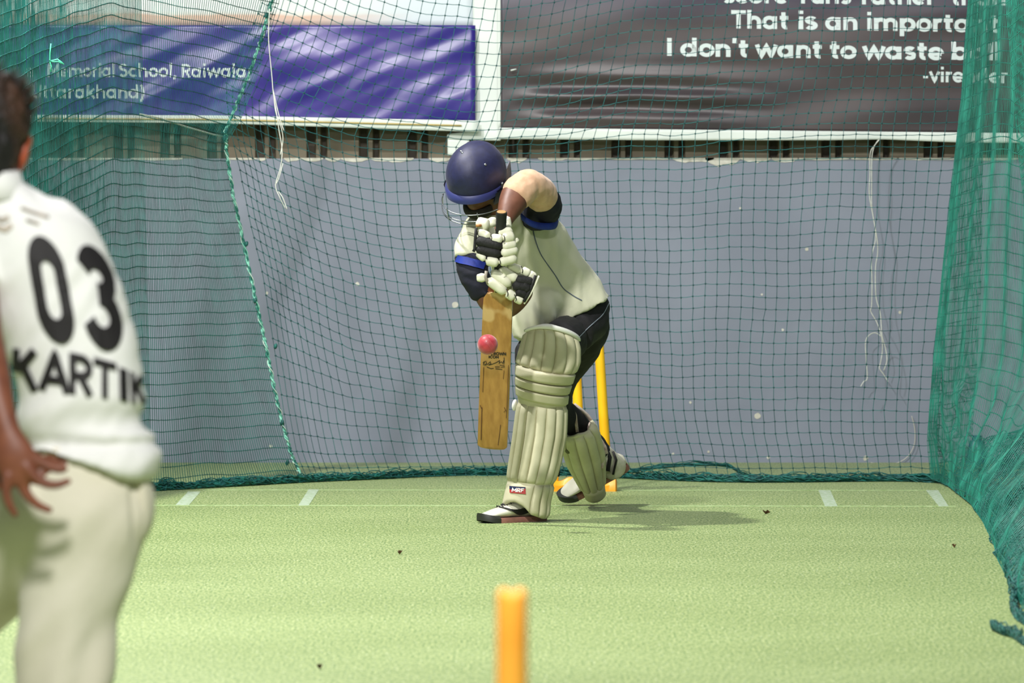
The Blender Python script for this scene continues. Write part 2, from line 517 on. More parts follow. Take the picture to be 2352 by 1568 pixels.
for (x, y, r) in [(1740, 955, 7), (821, 652, 4.5), (1853, 572, 4), (613, 673, 3.5), (622, 1025, 4), (1798, 757, 3), (2067, 717, 3.5), (1988, 1052, 6), (1765, 1050, 4), (1750, 676, 2.5), (1586, 924, 3), (1546, 1042, 3), (1627, 1037, 3), (728, 1092, 5), (1700, 478, 2.5), (1045, 700, 7), (1386, 810, 3)]:
    c = at(x, y, YW - 0.002); k = YW / FPX
    rr = random.Random(x)
    mb = MB(); n = 9
    ring = [c + Vector((cos(2 * pi * j / n) * r * k * (0.8 + 0.4 * rr.random()), 0, sin(2 * pi * j / n) * r * k * (0.8 + 0.4 * rr.random()))) for j in range(n)]
    mb.loft([[p + Vector((0, 0.006, 0)) for p in ring], ring])
    obj('plaster_chip', mb, M_plaster, wall_back, smooth=False)

# upper cladding: proud pans, a panel each, recesses coloured dark for their shade
wu = MB(); wu.box((0, YW + 0.08, wz + 1.3), (13, 0.06, 2.6))
wall_upper = obj('wall_upper', wu, M_cladd, smooth=False); wall_upper['kind'] = 'structure'
wall_upper['label'] = 'dark ribbed metal cladding above the low wall'
Yp = YW + 0.02
edges = []
seams = [150, 265, 372, 480, 590, 708, 828, 940, 1062, 1172, 1290, 1408, 1530, 1655, 1770, 1890, 2000, 2125, 2240, 2360, 2480]
for i in range(len(seams) - 1):
    a, b = seams[i], seams[i + 1]
    for (l, r) in ((a + 14, a + 32), (a + 40, b)):
        p, q = at(l, 360, Yp), at(r, 360, Yp)
        mb = MB(); w = q.x - p.x; h = 2.4
        prof = [(p.x, Yp + 0.03), (p.x + 0.008, Yp), (q.x - 0.008, Yp), (q.x, Yp + 0.03)]
        mb.add([(x, y, wz - 0.02) for x, y in prof] + [(x, y, wz + h) for x, y in prof], [(0, 1, 5, 4), (1, 2, 6, 5), (2, 3, 7, 6)])
        obj('cladding_panel', mb, M_clad, wall_upper, smooth=False, recalc=False)
for sx, nm in ((-1, 'wall_left'), (1, 'wall_right')):
    w = MB(); w.box((sx * 6.4, 11.9, 1.9), (0.2, 31, 3.8))
    o = obj(nm, w, M_side, smooth=False); o['kind'] = 'structure'; o['label'] = 'plain grey side wall of the hall'

# ------------------------------------------------------------------ banners
def banner_mat(name, base, c2, rough, scale, stretch, rot=0.0, third=None):
    m = bpy.data.materials.new(name); m.use_nodes = True
    nt = m.node_tree; b = nt.nodes['Principled BSDF']
    b.inputs['Roughness'].default_value = rough
    tc = nt.nodes.new('ShaderNodeTexCoord'); mp = nt.nodes.new('ShaderNodeMapping')
    mp.inputs['Scale'].default_value = stretch; mp.inputs['Rotation'].default_value = (0, rot, 0)
    nt.links.new(tc.outputs['Object'], mp.inputs['Vector'])
    n = nt.nodes.new('ShaderNodeTexNoise'); n.inputs['Scale'].default_value = scale; n.inputs['Detail'].default_value = 2
    nt.links.new(mp.outputs[0], n.inputs['Vector'])
    r = nt.nodes.new('ShaderNodeValToRGB'); e = r.color_ramp.elements
    e[0].position, e[0].color, e[1].position, e[1].color = 0.35, C(base), 0.68, C(c2)
    nt.links.new(n.outputs['Fac'], r.inputs['Fac'])
    col = r.outputs['Color']
    if third:
        sep = nt.nodes.new('ShaderNodeSeparateXYZ'); nt.links.new(tc.outputs['Object'], sep.inputs[0])
        mr = nt.nodes.new('ShaderNodeMapRange'); mr.inputs['From Min'].default_value = third[1]; mr.inputs['From Max'].default_value = third[2]
        nt.links.new(sep.outputs[third[3]], mr.inputs['Value'])
        x = nt.nodes.new('ShaderNodeMix'); x.data_type = 'RGBA'
        nt.links.new(mr.outputs[0], x.inputs['Factor']); nt.links.new(col, x.inputs['A']); x.inputs['B'].default_value = C(third[0])
        col = [o for o in x.outputs if o.type == 'RGBA'][0]
    nt.links.new(col, b.inputs['Base Color'])
    return m
def fold_noise(x, z, rot, sx, sz, seed):
    u = x * cos(rot) + z * sin(rot); v = -x * sin(rot) + z * cos(rot)
    return noise.noise(Vector((u * sx, v * sz, seed)))
YB = 26.70
def sheet(name, x0, x1, ytop, ybot, disp, m, parent, Y=YB, n=(90, 36), thick=0.0016):
    """hanging flex sheet between these picture limits; ytop/ybot functions of px"""
    mb = MB()
    nx, nz = n
    def P(i, j, off=0):
        px = x0 + (x1 - x0) * i / nx
        py = ytop(px) + (ybot(px) - ytop(px)) * j / nz
        w = at(px, py, Y)
        return Vector((w.x, Y - disp(w.x, w.z) + off, w.z))
    f = [P(i, j) for j in range(nz + 1) for i in range(nx + 1)]
    bk = [P(i, j, thick) for j in range(nz + 1) for i in range(nx + 1)]
    N = len(f)
    q = [(j * (nx + 1) + i, j * (nx + 1) + i + 1, (j + 1) * (nx + 1) + i + 1, (j + 1) * (nx + 1) + i) for j in range(nz) for i in range(nx)]
    rim = [j * (nx + 1) for j in range(nz)]
    fs = [a[::-1] for a in q] + [tuple(k + N for k in a) for a in q]
    def side(a, b): fs.append((a, b, b + N, a + N))
    for i in range(nx): side(i, i + 1); side(nz * (nx + 1) + i + 1, nz * (nx + 1) + i)
    for j in range(nz): side((j + 1) * (nx + 1), j * (nx + 1)); side(j * (nx + 1) + nx, (j + 1) * (nx + 1) + nx)
    mb.add(f + bk, fs)
    return obj(name, mb, m, parent)

# blue-violet banner
def d_blue(x, z):
    e = sstep(0.95, 0.5, abs((x + 0.9) / 1.6))
    f = fold_noise(x, z, radians(32), 2.6, 8.0, 1.0) + 0.5 * fold_noise(x, z, radians(26), 4, 17, 4.2)
    return 0.020 * f * (0.35 + 0.65 * e)
ban1 = thing('banner', 'blue-violet school banner with white lettering, creased, above the low wall', 'banner', tuple(at(600, 280, YB)))
M_b1 = banner_mat('violet_flex', '2f2680', '4f4292', 0.30, 2.2, (1, 1, 2.2), radians(35))  # lighter violet streaks put the sheen of the creases into the colour
sheet('banner_sheet', -60, 1092, lambda x: 58, lambda x: interp(x, [-60, 500, 1092], [270, 270, 279]), d_blue, M_b1, ban1)
bo = sheet('banner_border', -60, 1101, lambda x: interp(x, [-60, 500, 1100], [263, 265, 277]), lambda x: interp(x, [-60, 500, 1100], [278, 283, 303]), lambda x, z: 0.012 + 0.004 * fold_noise(x, z, 0, 3, 3, 2), M_white, ban1, n=(60, 4))
mb = MB()
mb.tube([at(x, interp(x, [-60, 500, 1095], [271, 274, 289]), YB - 0.018) for x in range(-60, 1096, 40)], 0.0035, 6)
obj('banner_cord', mb, mat('yellow_cord', 'c9b06a', 0.6), ban1, label='thin yellow cord')
M_letter = mat('white_print', 'd6e2e2', 0.55)
def banner_text(parent, words, disp, mbw, w, slope=0.0, Y=YB):
    for (s, x0, x1, base, cap) in words:
        W = text_width(s)
        kx = (x1 - x0) / W
        ky = cap / 7.0
        mb = MB()
        def place(u, v):
            px = x0 + u * kx
            py = base + slope * (px - x0) - v * ky
            p = at(px, py, Y)
            return Vector((p.x, Y - disp(p.x, p.z) - 0.0012, p.z))
        lettering(mb, s, place, w, 1.0)
        obj('lettering', mb, M_letter, parent, smooth=False, recalc=False)
banner_text(ban1, [('e', 56, 82, 177, 31), ('Memorial', 108, 266, 177, 31), ('School,', 272, 406, 177, 31), ('Raiwala,', 416, 576, 178, 31)], d_blue, None, 1.15)
banner_text(ban1, [('(Uttarakhand)', 58, 334, 226, 31)], d_blue, None, 1.15)

# the lower edge of a printed poster above it
pos = thing('poster', 'white poster with peach and pale blue smears above the violet banner', 'poster', tuple(at(600, 40, YB)))
def poster_mat():
    m = bpy.data.materials.new('poster_print'); m.use_nodes = True
    nt = m.node_tree; b = nt.nodes['Principled BSDF']; b.inputs['Roughness'].default_value = 0.4
    tc = nt.nodes.new('ShaderNodeTexCoord'); sep = nt.nodes.new('ShaderNodeSeparateXYZ'); nt.links.new(tc.outputs['Object'], sep.inputs[0])
    mp = nt.nodes.new('ShaderNodeMapping'); mp.inputs['Scale'].default_value = (1.6, 1, 6); nt.links.new(tc.outputs['Object'], mp.inputs[0])
    n = nt.nodes.new('ShaderNodeTexNoise'); n.inputs['Scale'].default_value = 1.6; nt.links.new(mp.outputs[0], n.inputs[0])
    ad = nt.nodes.new('ShaderNodeMath'); ad.operation = 'MULTIPLY_ADD'; ad.inputs[1].default_value = 0.05
    nt.links.new(n.outputs['Fac'], ad.inputs[0]); nt.links.new(sep.outputs['Z'], ad.inputs[2])
    z0 = at(0, 58, YB).z + 0.025
    r = nt.nodes.new('ShaderNodeMapRange'); r.inputs['From Min'].default_value = z0; r.inputs['From Max'].default_value = z0 + 0.085
    nt.links.new(ad.outputs[0], r.inputs['Value'])
    cr = nt.nodes.new('ShaderNodeValToRGB'); e = cr.color_ramp.elements
    e[0].position, e[0].color = 0.0, C('b7a9b0'); e[1].position, e[1].color = 0.8, C('dfe6e2')
    for p, c in ((0.25, 'cdb3a6'), (0.55, 'd8b59e'), (0.64, 'dcd8d0')):
        k = e.new(p); k.color = C(c)
    nt.links.new(r.outputs[0], cr.inputs[0])
    mr = nt.nodes.new('ShaderNodeMapRange'); mr.inputs['From Min'].default_value = at(700, 40, YB).x; mr.inputs['From Max'].default_value = at(950, 40, YB).x
    nt.links.new(sep.outputs['X'], mr.inputs['Value'])
    x = nt.nodes.new('ShaderNodeMix'); x.data_type = 'RGBA'; nt.links.new(mr.outputs[0], x.inputs['Factor'])
    nt.links.new(cr.outputs[0], x.inputs['A']); x.inputs['B'].default_value = C('d3dde4')
    nt.links.new([o for o in x.outputs if o.type == 'RGBA'][0], b.inputs['Base Color'])
    return m
sheet('poster_sheet', -60, 1093, lambda x: -160, lambda x: 62, lambda x, z: -0.006 + 0.006 * fold_noise(x, z, 0.3, 2, 4, 7), poster_mat(), pos, n=(50, 14), Y=YB + 0.04)
# white strip of flex between the two banners
strip = thing('flex_strip', 'plain white flex strip hanging upright between the violet and the dark banner', 'banner', tuple(at(1118, 312, YB)))
sheet('strip_sheet', 1086, 1150, lambda x: -160, lambda x: interp(x, [1086, 1150], [322, 318]), lambda x, z: -0.004 + 0.008 * fold_noise(x, z, 0, 5, 1.5, 3), M_white, strip, n=(10, 40), Y=YB + 0.034)
sheet('strip_tail', 1027, 1150, lambda x: interp(x, [1027, 1086, 1150], [308, 300, 296]), lambda x: interp(x, [1027, 1150], [320, 323]), lambda x, z: -0.002 + 0.006 * fold_noise(x, z, 0, 6, 9, 3), M_white, strip, n=(20, 6), Y=YB + 0.030)
sheet('strip_tail', 1028, 1078, lambda x: 318, lambda x: 357, lambda x, z: 0.004 * fold_noise(x, z, 0, 9, 5, 9), M_white, strip, n=(8, 6), Y=YB + 0.036)

# dark quotation banner
def d_dark(x, z):
    zz = z - at(0, 230, YB).z
    e = exp(-(zz / 0.10) ** 2) * sstep(-0.05, 0.25, x) * sstep(1.25, 0.7, x)
    return 0.012 * fold_noise(x, z, radians(4), 1.6, 7, 5.0) + e * (0.016 * sin(zz * 62 + 1.2 * x) + 0.01 * fold_noise(x, z, radians(5), 2, 22, 8))
ban2 = thing('banner', 'dark charcoal quotation banner with white lettering and white hem', 'banner', tuple(at(1700, 320, YB)))
M_b2 = banner_mat('charcoal_flex', '3a3438', '4a4142', 0.34, 2.0, (1, 1, 3), 0.0, third=('2f2a48', at(0, 60, YB).z, at(0, -40, YB).z, 2))  # brownish sheen put into the charcoal colour, purple-blue tone towards the top
sheet('banner_sheet', 1145, 2470, lambda x: -160, lambda x: interp(x, [1145, 2200, 2470], [296, 306, 309]), d_dark, M_b2, ban2, n=(110, 60))
sheet('banner_border', 1146, 2470, lambda x: interp(x, [1145, 2200, 2470], [293, 304, 307]), lambda x: interp(x, [1145, 1500, 1900, 2030, 2200, 2470], [319, 322, 322, 320, 327, 329]), lambda x, z: 0.014 + 0.004 * fold_noise(x, z, 0, 3, 3, 12), M_white, ban2, n=(70, 4))
sheet('banner_border', 1144, 1150, lambda x: -160, lambda x: 296, lambda x, z: d_dark(x, z) + 0.002, M_white, ban2, n=(2, 30))
SL = 0.016
banner_text(ban2, [('score', 1660, 1812, 7, 42), ('runs', 1838, 1956, 8, 42), ('rather', 1978, 2150, 10, 42), ('than', 2184, 2312, 12, 42)], d_dark, None, 1.45, SL * 0.4)
banner_text(ban2, [('That', 1678, 1813, 65, 41), ('is', 1832, 1879, 67, 41), ('an', 1896, 1972, 68.5, 41), ('important', 1990, 2296, 70, 41)], d_dark, None, 1.5, SL)
banner_text(ban2, [('I', 1529, 1546, 128, 41), ("don't", 1563, 1721, 129, 41), ('want', 1735, 1890, 131.5, 41), ('to', 1904, 1968, 134, 41), ('waste', 1981, 2168, 135, 41), ('ball', 2183, 2299, 137, 41)], d_dark, None, 1.5, SL)
banner_text(ban2, [('-virender', 2118, 2316, 188, 34)], d_dark, None, 1.3, SL)
mb = MB(); p = at(1173, 162, YB); q = at(1186, 159, YB)
mb.tube([Vector((p.x, YB - 0.03, p.z)), Vector((q.x, YB - 0.03, q.z))], [0.004, 0.003], 6)
obj('tear', mb, M_white, ban2, label='small white tear in the dark flex')

# ------------------------------------------------------------------ nets
M_net = mat('teal_net_cord', '0d5852', 0.5, '1f7f76', 9, 3, spec=0.5)
M_net2 = mat('teal_net_cord_bright', '116556', 0.5, '288c78', 9, 3, spec=0.5)
M_knot = mat('dark_net_knots', '0a4646', 0.55)
M_rope = mat('teal_rope', '12695a', 0.55, '8ed6c0', 45, 2, lo=0.46, hi=0.64)
M_hem = mat('dark_teal_hem', '0a4746', 0.6, '18695f', 40, 3, lo=0.4, hi=0.65)
def make_grid(P, nu, nv, sub=2, jit=0.0012):
    """P(i, j) float indexes -> point; returns cords along both directions and knots"""
    node_j = rng.normal(0, jit, (nu + 1, nv + 1, 3))
    def J(i, j):
        i0, j0 = min(int(i), nu - 1), min(int(j), nv - 1)
        a, b = i - i0, j - j0
        return ((1 - a) * (1 - b)) * node_j[i0, j0] + (a * (1 - b)) * node_j[i0 + 1, j0] + ((1 - a) * b) * node_j[i0, j0 + 1] + a * b * node_j[i0 + 1, j0 + 1]
    vert = np.array([[np.array(P(i, j / sub)) + J(i, j / sub) for j in range(nv * sub + 1)] for i in range(nu + 1)])
    hor = np.array([[np.array(P(i / sub, j)) + J(i / sub, j) for i in range(nu * sub + 1)] for j in range(nv + 1)])
    # cords sag a little between knots
    hor[:, 1::sub, 2] -= 0.0016
    return vert, hor, vert[:, ::sub].reshape(-1, 3)
def net_part(P, nu, nv, parent, m, r=0.0013, rk=0.0036, name='mesh_panel', sub=2, jit=0.0012, rh=None):
    v, h, k = make_grid(P, nu, nv, sub, jit)
    me = np_mesh(name, [np_tubes(v, r), np_tubes(h, rh or r)])
    o = obj(name, me, m, parent, smooth=False, recalc=False)
    kn = np_mesh('knots', [np_octa(k, rk)])
    k_o = obj('knots', kn, M_knot, o, smooth=False, recalc=False); k_o['kind'] = 'stuff'
    return o
SEAM_Y = 25.3
seam_px = [(655, -120), (640, -50), (624, 5), (600, 90), (580, 150), (548, 230), (518, 300), (520, 345), (536, 450), (560, 560), (588, 690), (612, 800), (632, 900), (652, 985), (672, 1050), (692, 1092)]
_sy = [p[1] for p in seam_px]
def seam_x(py): return interp(py, _sy, [p[0] for p in seam_px])
def z_to_py(z, Y): # picture height of a height in the hall at depth Y
    return HORIZON + (CAMZ - z) * FPX / Y
Z_TOP = 2.12
# --- back net
right_px = [(2240, -120), (2226, 0), (2208, 250), (2190, 400), (2165, 620), (2142, 850), (2130, 1000), (2138, 1105)]
def right_x(py): return interp(py, [p[1] for p in right_px], [p[0] for p in right_px])
NBV = 44
cum = [0.0]
for i in range(66):
    cum.append(cum[-1] + (14 + 13.5 * sstep(1, 13, i)))
NBU = 62
tot = cum[NBU]
def P_back(i, j):
    z = Z_TOP * j / NBV
    k = min(int(i), NBU - 1); a = i - k
    fr = (cum[k] * (1 - a) + cum[k + 1] * a) / tot
    pyc = z_to_py(z, SEAM_Y)
    xl, xr = seam_x(pyc), right_x(pyc)
    px = xl + (xr - xl) * fr
    t = min(max(px - xl, 0) / 420, 1)
    amp = 0.24 * sstep(0.0, 0.5, z) * (1 - 0.35 * sstep(1.2, 1.9, z))
    dz = amp * (1 - t) ** 2 * (1 if z < 1.9 else 1)
    dz += 0.05 * sstep(0.7, 1.3, z) * sstep(1450, 2000, px)
    dz -= 0.10 * sstep(1.2, 1.7, z) * sstep(620, 1150, px) * (1 - sstep(1150, 1500, px))
    dz += 0.012 * noise.noise(Vector((px * 0.008, z * 2, 3)))
    lean = 8 * sstep(0.32, 0.08, z) * sstep(1150, 1400, px) + 6 * noise.noise(Vector((px * 0.004, z * 3.1, 9)))
    Y = SEAM_Y - 0.25 * sstep(0.4, 0.0, z) * sstep(1100, 500, px) + 0.12 * sin(fr * 5) * 0.6
    w = at(px + lean, pyc, Y)
    zz = z + dz if z > 0.02 else z + 0.01
    zz = max(zz - amp * 0.12 * (z / Z_TOP), 0.012)
    return (w.x, Y, zz)
back_net = thing('cricket_net', 'square-mesh teal back net hanging across the lane before the grey wall', 'net', tuple(on_floor(1400, 1100)))
net_part(P_back, NBU, NBV, back_net, mat('shaded_teal_net_cord', '09464a', 0.5, '176a68', 9, 3), r=0.0015, rk=0.0050)  # teal darkened so the back net cords carry their shade in the colour

def bundle(path, rad, n, parent, name, m, seed=0, r=0.0022, squash=0.75, step=0.02):
    """loose gathered net: many wandering cords along a path of world points"""
    rr = np.random.default_rng(seed)
    P = catmull([tuple(p) for p in path], 10)
    L = [0]
    for a, b in zip(P[:-1], P[1:]): L.append(L[-1] + float(np.linalg.norm(b - a)))
    M = max(8, int(L[-1] / step))
    s = np.linspace(0, L[-1], M)
    Q = np.stack([np.interp(s, L, [p[k] for p in P]) for k in range(3)], 1)
    polys = []
    for k in range(n):
        ph, fr = rr.uniform(0, 2 * pi), rr.uniform(8, 26)
        R0 = rad * sqrt(rr.uniform(0.05, 1))
        w1 = rr.normal(0, 1, M)
        w1 = np.convolve(w1, np.ones(5) / 5, 'same')
        w2 = np.convolve(rr.normal(0, 1, M), np.ones(5) / 5, 'same')
        ang = ph + fr * s * 0.5 + w1 * 1.6
        R = R0 * (1 + 0.6 * w2)
        q = Q.copy()
        q[:, 1] += np.cos(ang) * R
        q[:, 0] += np.cos(ang * 1.3) * R * 0.3
        q[:, 2] += np.abs(1 + np.sin(ang)) * R * squash
        q[:, 2] = np.maximum(q[:, 2], 0.003)
        polys.append(q)
    me = np_mesh(name, [np_tubes(np.array(polys), r)])
    return obj(name, me, m, parent, smooth=False, recalc=False)
hem_path = [on_floor(x, y) for x, y in [(300, 1131), (420, 1124), (560, 1116), (700, 1108), (860, 1101), (1010, 1094), (1150, 1091), (1330, 1093), (1480, 1101), (1640, 1107), (1800, 1108), (1960, 1106), (2080, 1106), (2170, 1110)]]
bundle(hem_path, 0.019, 56, back_net, 'gathered_hem', M_hem, 3, r=0.0026)
bundle([on_floor(1450, 1088) + Vector((0, 0, 0.01)), on_floor(1530, 1090, 0) + Vector((0, 0, 0.03)), on_floor(1600, 1090) + Vector((0, 0, 0.038)), on_floor(1670, 1092) + Vector((0, 0, 0.036)), on_floor(1705, 1096) + Vector((0, 0, 0.012)), on_floor(1760, 1106) + Vector((0, 0, 0.002))], 0.011, 22, back_net, 'gathered_hem', M_hem, 8, r=0.0022)

# --- left net, seam to the near end beside the bowler
def plan_left(s, z):
    """s in cords from the seam"""
    py = z_to_py(z, SEAM_Y)
    x0 = at(seam_x(py), py, SEAM_Y)
    pts_s = [0, 62, 230, 330]
    xs = [x0.x, -1.44 - 0.02 * z, -2.0, -2.9]
    ys = [SEAM_Y, 24.35, 21.6, 17.4]
    return np.interp(s, pts_s, xs), np.interp(s, pts_s, ys)
NLU, NLV = 270, 45
def P_left(i, j):
    z = Z_TOP * j / NLV
    x, y = plan_left(i, z)
    A = interp(z, [0.7, 0.95, 1.2, 1.5, 2.1], [0.0, 0.3, 1.0, 1.0, 0.8])
    Bq = interp(z, [0.9, 1.3, 1.6, 2.1], [0.1, 0.35, 1.0, 1.0])
    t = (i - 91) / 95.0
    dz = -A * 0.22 * max(t, 0) ** 1.2 - Bq * 0.11 * max(-t, 0) ** 1.6
    dz += 0.004 * noise.noise(Vector((i * 0.09, z * 1.1, 2))) + 0.003 * sin(i * 0.2 + z)
    return (x, y, max(z + dz, 0.012))
left_net = thing('cricket_net', 'slack teal left side net gathered in close cords behind the bowler', 'net', (-1.6, 23.0, 0))
net_part(P_left, NLU, NLV, left_net, M_net, r=0.0015, rk=0.0028, rh=0.0020, jit=0.0004)
def P_left2(i, j):      # the slack doubled part behind the bowler
    x, y, z = P_left(93.5 + i, j)
    return (x - 0.02, y + 0.08, max(z - 0.02, 0.012))
net_part(P_left2, 150, 45, left_net, M_net, r=0.0014, rk=0.0006, rh=0.0005, jit=0.0004, name='doubled_panel')
# seam rope
mb = MB()
sp = []
for a, b in zip(seam_px[:-1], seam_px[1:]):
    for k in range(6):
        sp.append((a[0] + (b[0] - a[0]) * k / 6, a[1] + (b[1] - a[1]) * k / 6))
sp.append(seam_px[-1])
P1, P2, P3 = [], [], []
dense = []
for a, b in zip(sp[:-1], sp[1:]):
    for k in range(5): dense.append((a[0] + (b[0] - a[0]) * k / 5, a[1] + (b[1] - a[1]) * k / 5))
for i, (x, y) in enumerate(dense):
    c = at(x, y, SEAM_Y - 0.012); c.z = max(c.z, 0.015)
    th = i * 0.62
    off = Vector((cos(th), sin(th) * 0.8, 0)) * 0.0042
    wob = Vector((0.003 * noise.noise(Vector((i * 0.25, 0, 0))), 0, 0))
    P1.append(c + off + wob); P2.append(c - off + wob)
    P3.append(c + Vector((cos(-th * 0.7) * 0.008, sin(th * 0.7) * 0.008 - 0.002, 0)))
mb.tube(P1, 0.0037, 6); mb.tube(P2, 0.0037, 6)
obj('seam_rope', mb, M_rope, left_net)
mb = MB(); mb.tube(P3, 0.0016, 4)
obj('lacing', mb, mat('pale_lacing', '7fd0b8', 0.5, 'dfeee2', 30, 2, lo=0.45, hi=0.6), left_net, label='pale lacing twine')
for (x, y) in [(520, 300), (516, 318), (600, 92), (566, 560), (586, 690), (633, 795), (648, 970), (660, 1062), (612, 35)]:
    mb = MB(); c = at(x, y, SEAM_Y - 0.02)
    mb.ell(c, [Vector((0.008, 0, 0)), Vector((0, 0.008, 0)), Vector((0.002, 0, 0.012))], 8, 6)
    obj('rope_knot', mb, M_hem, left_net)
bundle([on_floor(150, 1165), on_floor(240, 1146), on_floor(330, 1130), on_floor(430, 1123), on_floor(560, 1114)], 0.022, 40, left_net, 'gathered_hem', M_hem, 5, r=0.0026)
mb = MB()
for seq in ([(113, 140), (122, 139), (132, 136), (140, 142), (147, 148)], [(114, 140), (124, 142), (134, 141), (142, 146)], [(117, 100), (115, 120), (114, 140), (118, 152), (116, 165)]):
    mb.tube([at(x, y, 22.6) for x, y in seq], 0.0028, 5)
obj('loose_thread', mb, mat('pale_teal_thread', '4fc7a0', 0.5), left_net, label='pale teal loose thread end')
# white tie cord pulling the seam
mb = MB(); mb.tube([at(x, y, Y) for x, y, Y in [(322, 262, 24.5), (370, 272, 24.7), (430, 292, 24.95), (490, 309, 25.2), (512, 313, 25.28)]], 0.0032, 6)
tag(obj('tie_cord', mb, mat('white_cord', 'd9d6c8', 0.7)), 'white tie cord pulling sideways on the rope seam of the left net', 'cord')

# --- right net: doubled sheet plus the skirt lying on the turf
hem_r = [(25.1, 1.745), (24.6, 1.76), (23.2, 1.747), (22.0, 1.70), (20.6, 1.63), (19.75, 1.575), (18.6, 1.52), (17.5, 1.468), (16.9, 1.46)]
def hem_x(Y): return interp(-Y, [-a for a, b in hem_r], [b for a, b in hem_r])
NR, NRV = 190, 46
def right_bend(px, z):
    R = interp(z, [0.0, 0.4, 0.9, 1.5, 2.1], [0.004, 0.02, 0.045, 0.085, 0.10])
    return R * (sin(min(max((px - 2150) / 150.0, 0), 1) * pi / 2) ** 1.3) - 0.5 * R * sstep(2300, 2370, px)
def P_right(i, j):
    z = Z_TOP * j / NRV
    if i <= 110:
        s = 0.30 * i / 110
    else:
        s = 0.30 + 0.70 * (i - 110) / (NR - 110)
    Y = 24.95 - 8.0 * s
    py = z_to_py(z, 24.95)
    pe = right_x(py)
    px = pe + (2430 - pe) * i / 110
    xt = (px - CXP) / FPX * Y
    xt += 0.006 * sin(i * 0.35 + z)
    sk = sstep(0.0, 0.62, z)
    x = hem_x(Y) * (1 - sk) + xt * sk
    if z < 0.5:
        x += 0.018 * noise.noise(Vector((i * 0.10, z * 9, 4))) * sstep(0, 0.06, z)
    zz = z * (0.80 + 0.20 * sstep(0.1, 0.7, z))
    zz += right_bend(px, z) * sstep(0.15, 0.6, z)
    zz += 0.012 * sin(i * 0.3) * sstep(0.05, 0.3, z) * sstep(0.6, 0.3, z)
    return (x, Y, max(zz, 0.008))
right_net = thing('cricket_net', 'dense teal right side net whose skirt spreads over the turf', 'net', (1.8, 21.5, 0))
net_part(P_right, NR, NRV, right_net, M_net2, r=0.0013, rk=0.0026, rh=0.0020, jit=0.0004)
def P_right2(i, j):      # the doubled-back strip just behind the edge
    z = Z_TOP * j / 45
    py = z_to_py(z, 25.0)
    xe = right_x(py)
    xin = interp(py, [-100, 0, 340, 700, 900, 1105], [2300, 2290, 2258, 2252, 2240, 2225])
    px = xe + (xin - xe) * i / 36
    Y = 25.0 + 0.04 * i / 36
    w = at(px, py, Y)
    return (w.x, Y, max(w.z + right_bend(px, z) * 0.7 - 0.016 * (1 - i / 36), 0.01))
net_part(P_right2, 36, 45, right_net, M_net2, r=0.0014, rk=0.0026, rh=0.0018, name='doubled_panel', jit=0.0004)
def P_right3(i, j):
    z = Z_TOP * j / 45
    py = z_to_py(z, 24.9)
    px = right_x(py) + 1 + i * interp(py, [450, 800], [2.4, 1.9])
    w = at(px, py, 24.9 - 0.01 * i)
    return (w.x, w.y, max(w.z + right_bend(px, z) + 0.02, 0.01))
net_part(P_right3, 10, 45, right_net, M_net2, r=0.0015, rk=0.0022, name='folded_edge', jit=0.0004)
def P_right4(i, j):      # near fold at the edge of the picture
    z = 0.95 + (Z_TOP - 0.95) * j / 25
    py = z_to_py(z, 22.8)
    px = interp(py, [-200, 0, 340, 620], [2306, 2312, 2340, 2375]) + i * 2.6
    w = at(px, py, 22.8 - 0.02 * i)
    return (w.x, w.y, w.z + 0.0034 * i - 0.03)
net_part(P_right4, 44, 25, right_net, M_net2, r=0.0016, rk=0.0022, rh=0.002, name='folded_edge', jit=0.0004)
hp = [Vector((hem_x(Y) + 0.012, Y, 0.004)) for Y in (25.1, 24.3, 23.4, 22.4, 21.4, 20.4, 19.4, 18.4, 17.5, 17.0)]
bundle(hp, 0.014, 26, right_net, 'gathered_hem', M_hem, 11, r=0.0021)
bundle([on_floor(2278, 1448), on_floor(2300, 1458), on_floor(2326, 1466), on_floor(2350, 1482), on_floor(2380, 1500)], 0.020, 40, right_net, 'gathered_hem', M_hem, 12, r=0.0021, step=0.01)
bundle([on_floor(2318, 1352), on_floor(2330, 1375), on_floor(2325, 1400), on_floor(2340, 1425), on_floor(2365, 1440)], 0.02, 36, right_net, 'gathered_hem', M_hem, 13, r=0.0021, step=0.01)
# further loose layers of the skirt, gathered on the turf
def skirt(off, seed, zmax):
    def P(i, j):
        s_ = i / 170
        Y = 24.9 - 7.6 * s_
        v = j / 14
        z = zmax * v
        x = hem_x(Y) + off * (0.3 + v) + 0.40 * v ** 1.5
        x += 0.035 * noise.noise(Vector((i * 0.07, v * 4, seed)))
        z = z * (0.75 + 0.35 * noise.noise(Vector((i * 0.05, v * 2, seed + 3)))) + 0.012 * sin(i * 0.45 + seed) * v
        return (x, Y + 0.02 * sin(i * 0.3 + j), max(z, 0.006))
    return P
for k, (off, zm) in enumerate(((0.02, 0.42), (0.07, 0.36), (0.12, 0.30))):
    net_part(skirt(off, 31.0 + 7 * k, zm), 170, 14, right_net, M_hem, r=0.0017, rk=0.0028, rh=0.0021, name='skirt_layer', jit=0.0015)

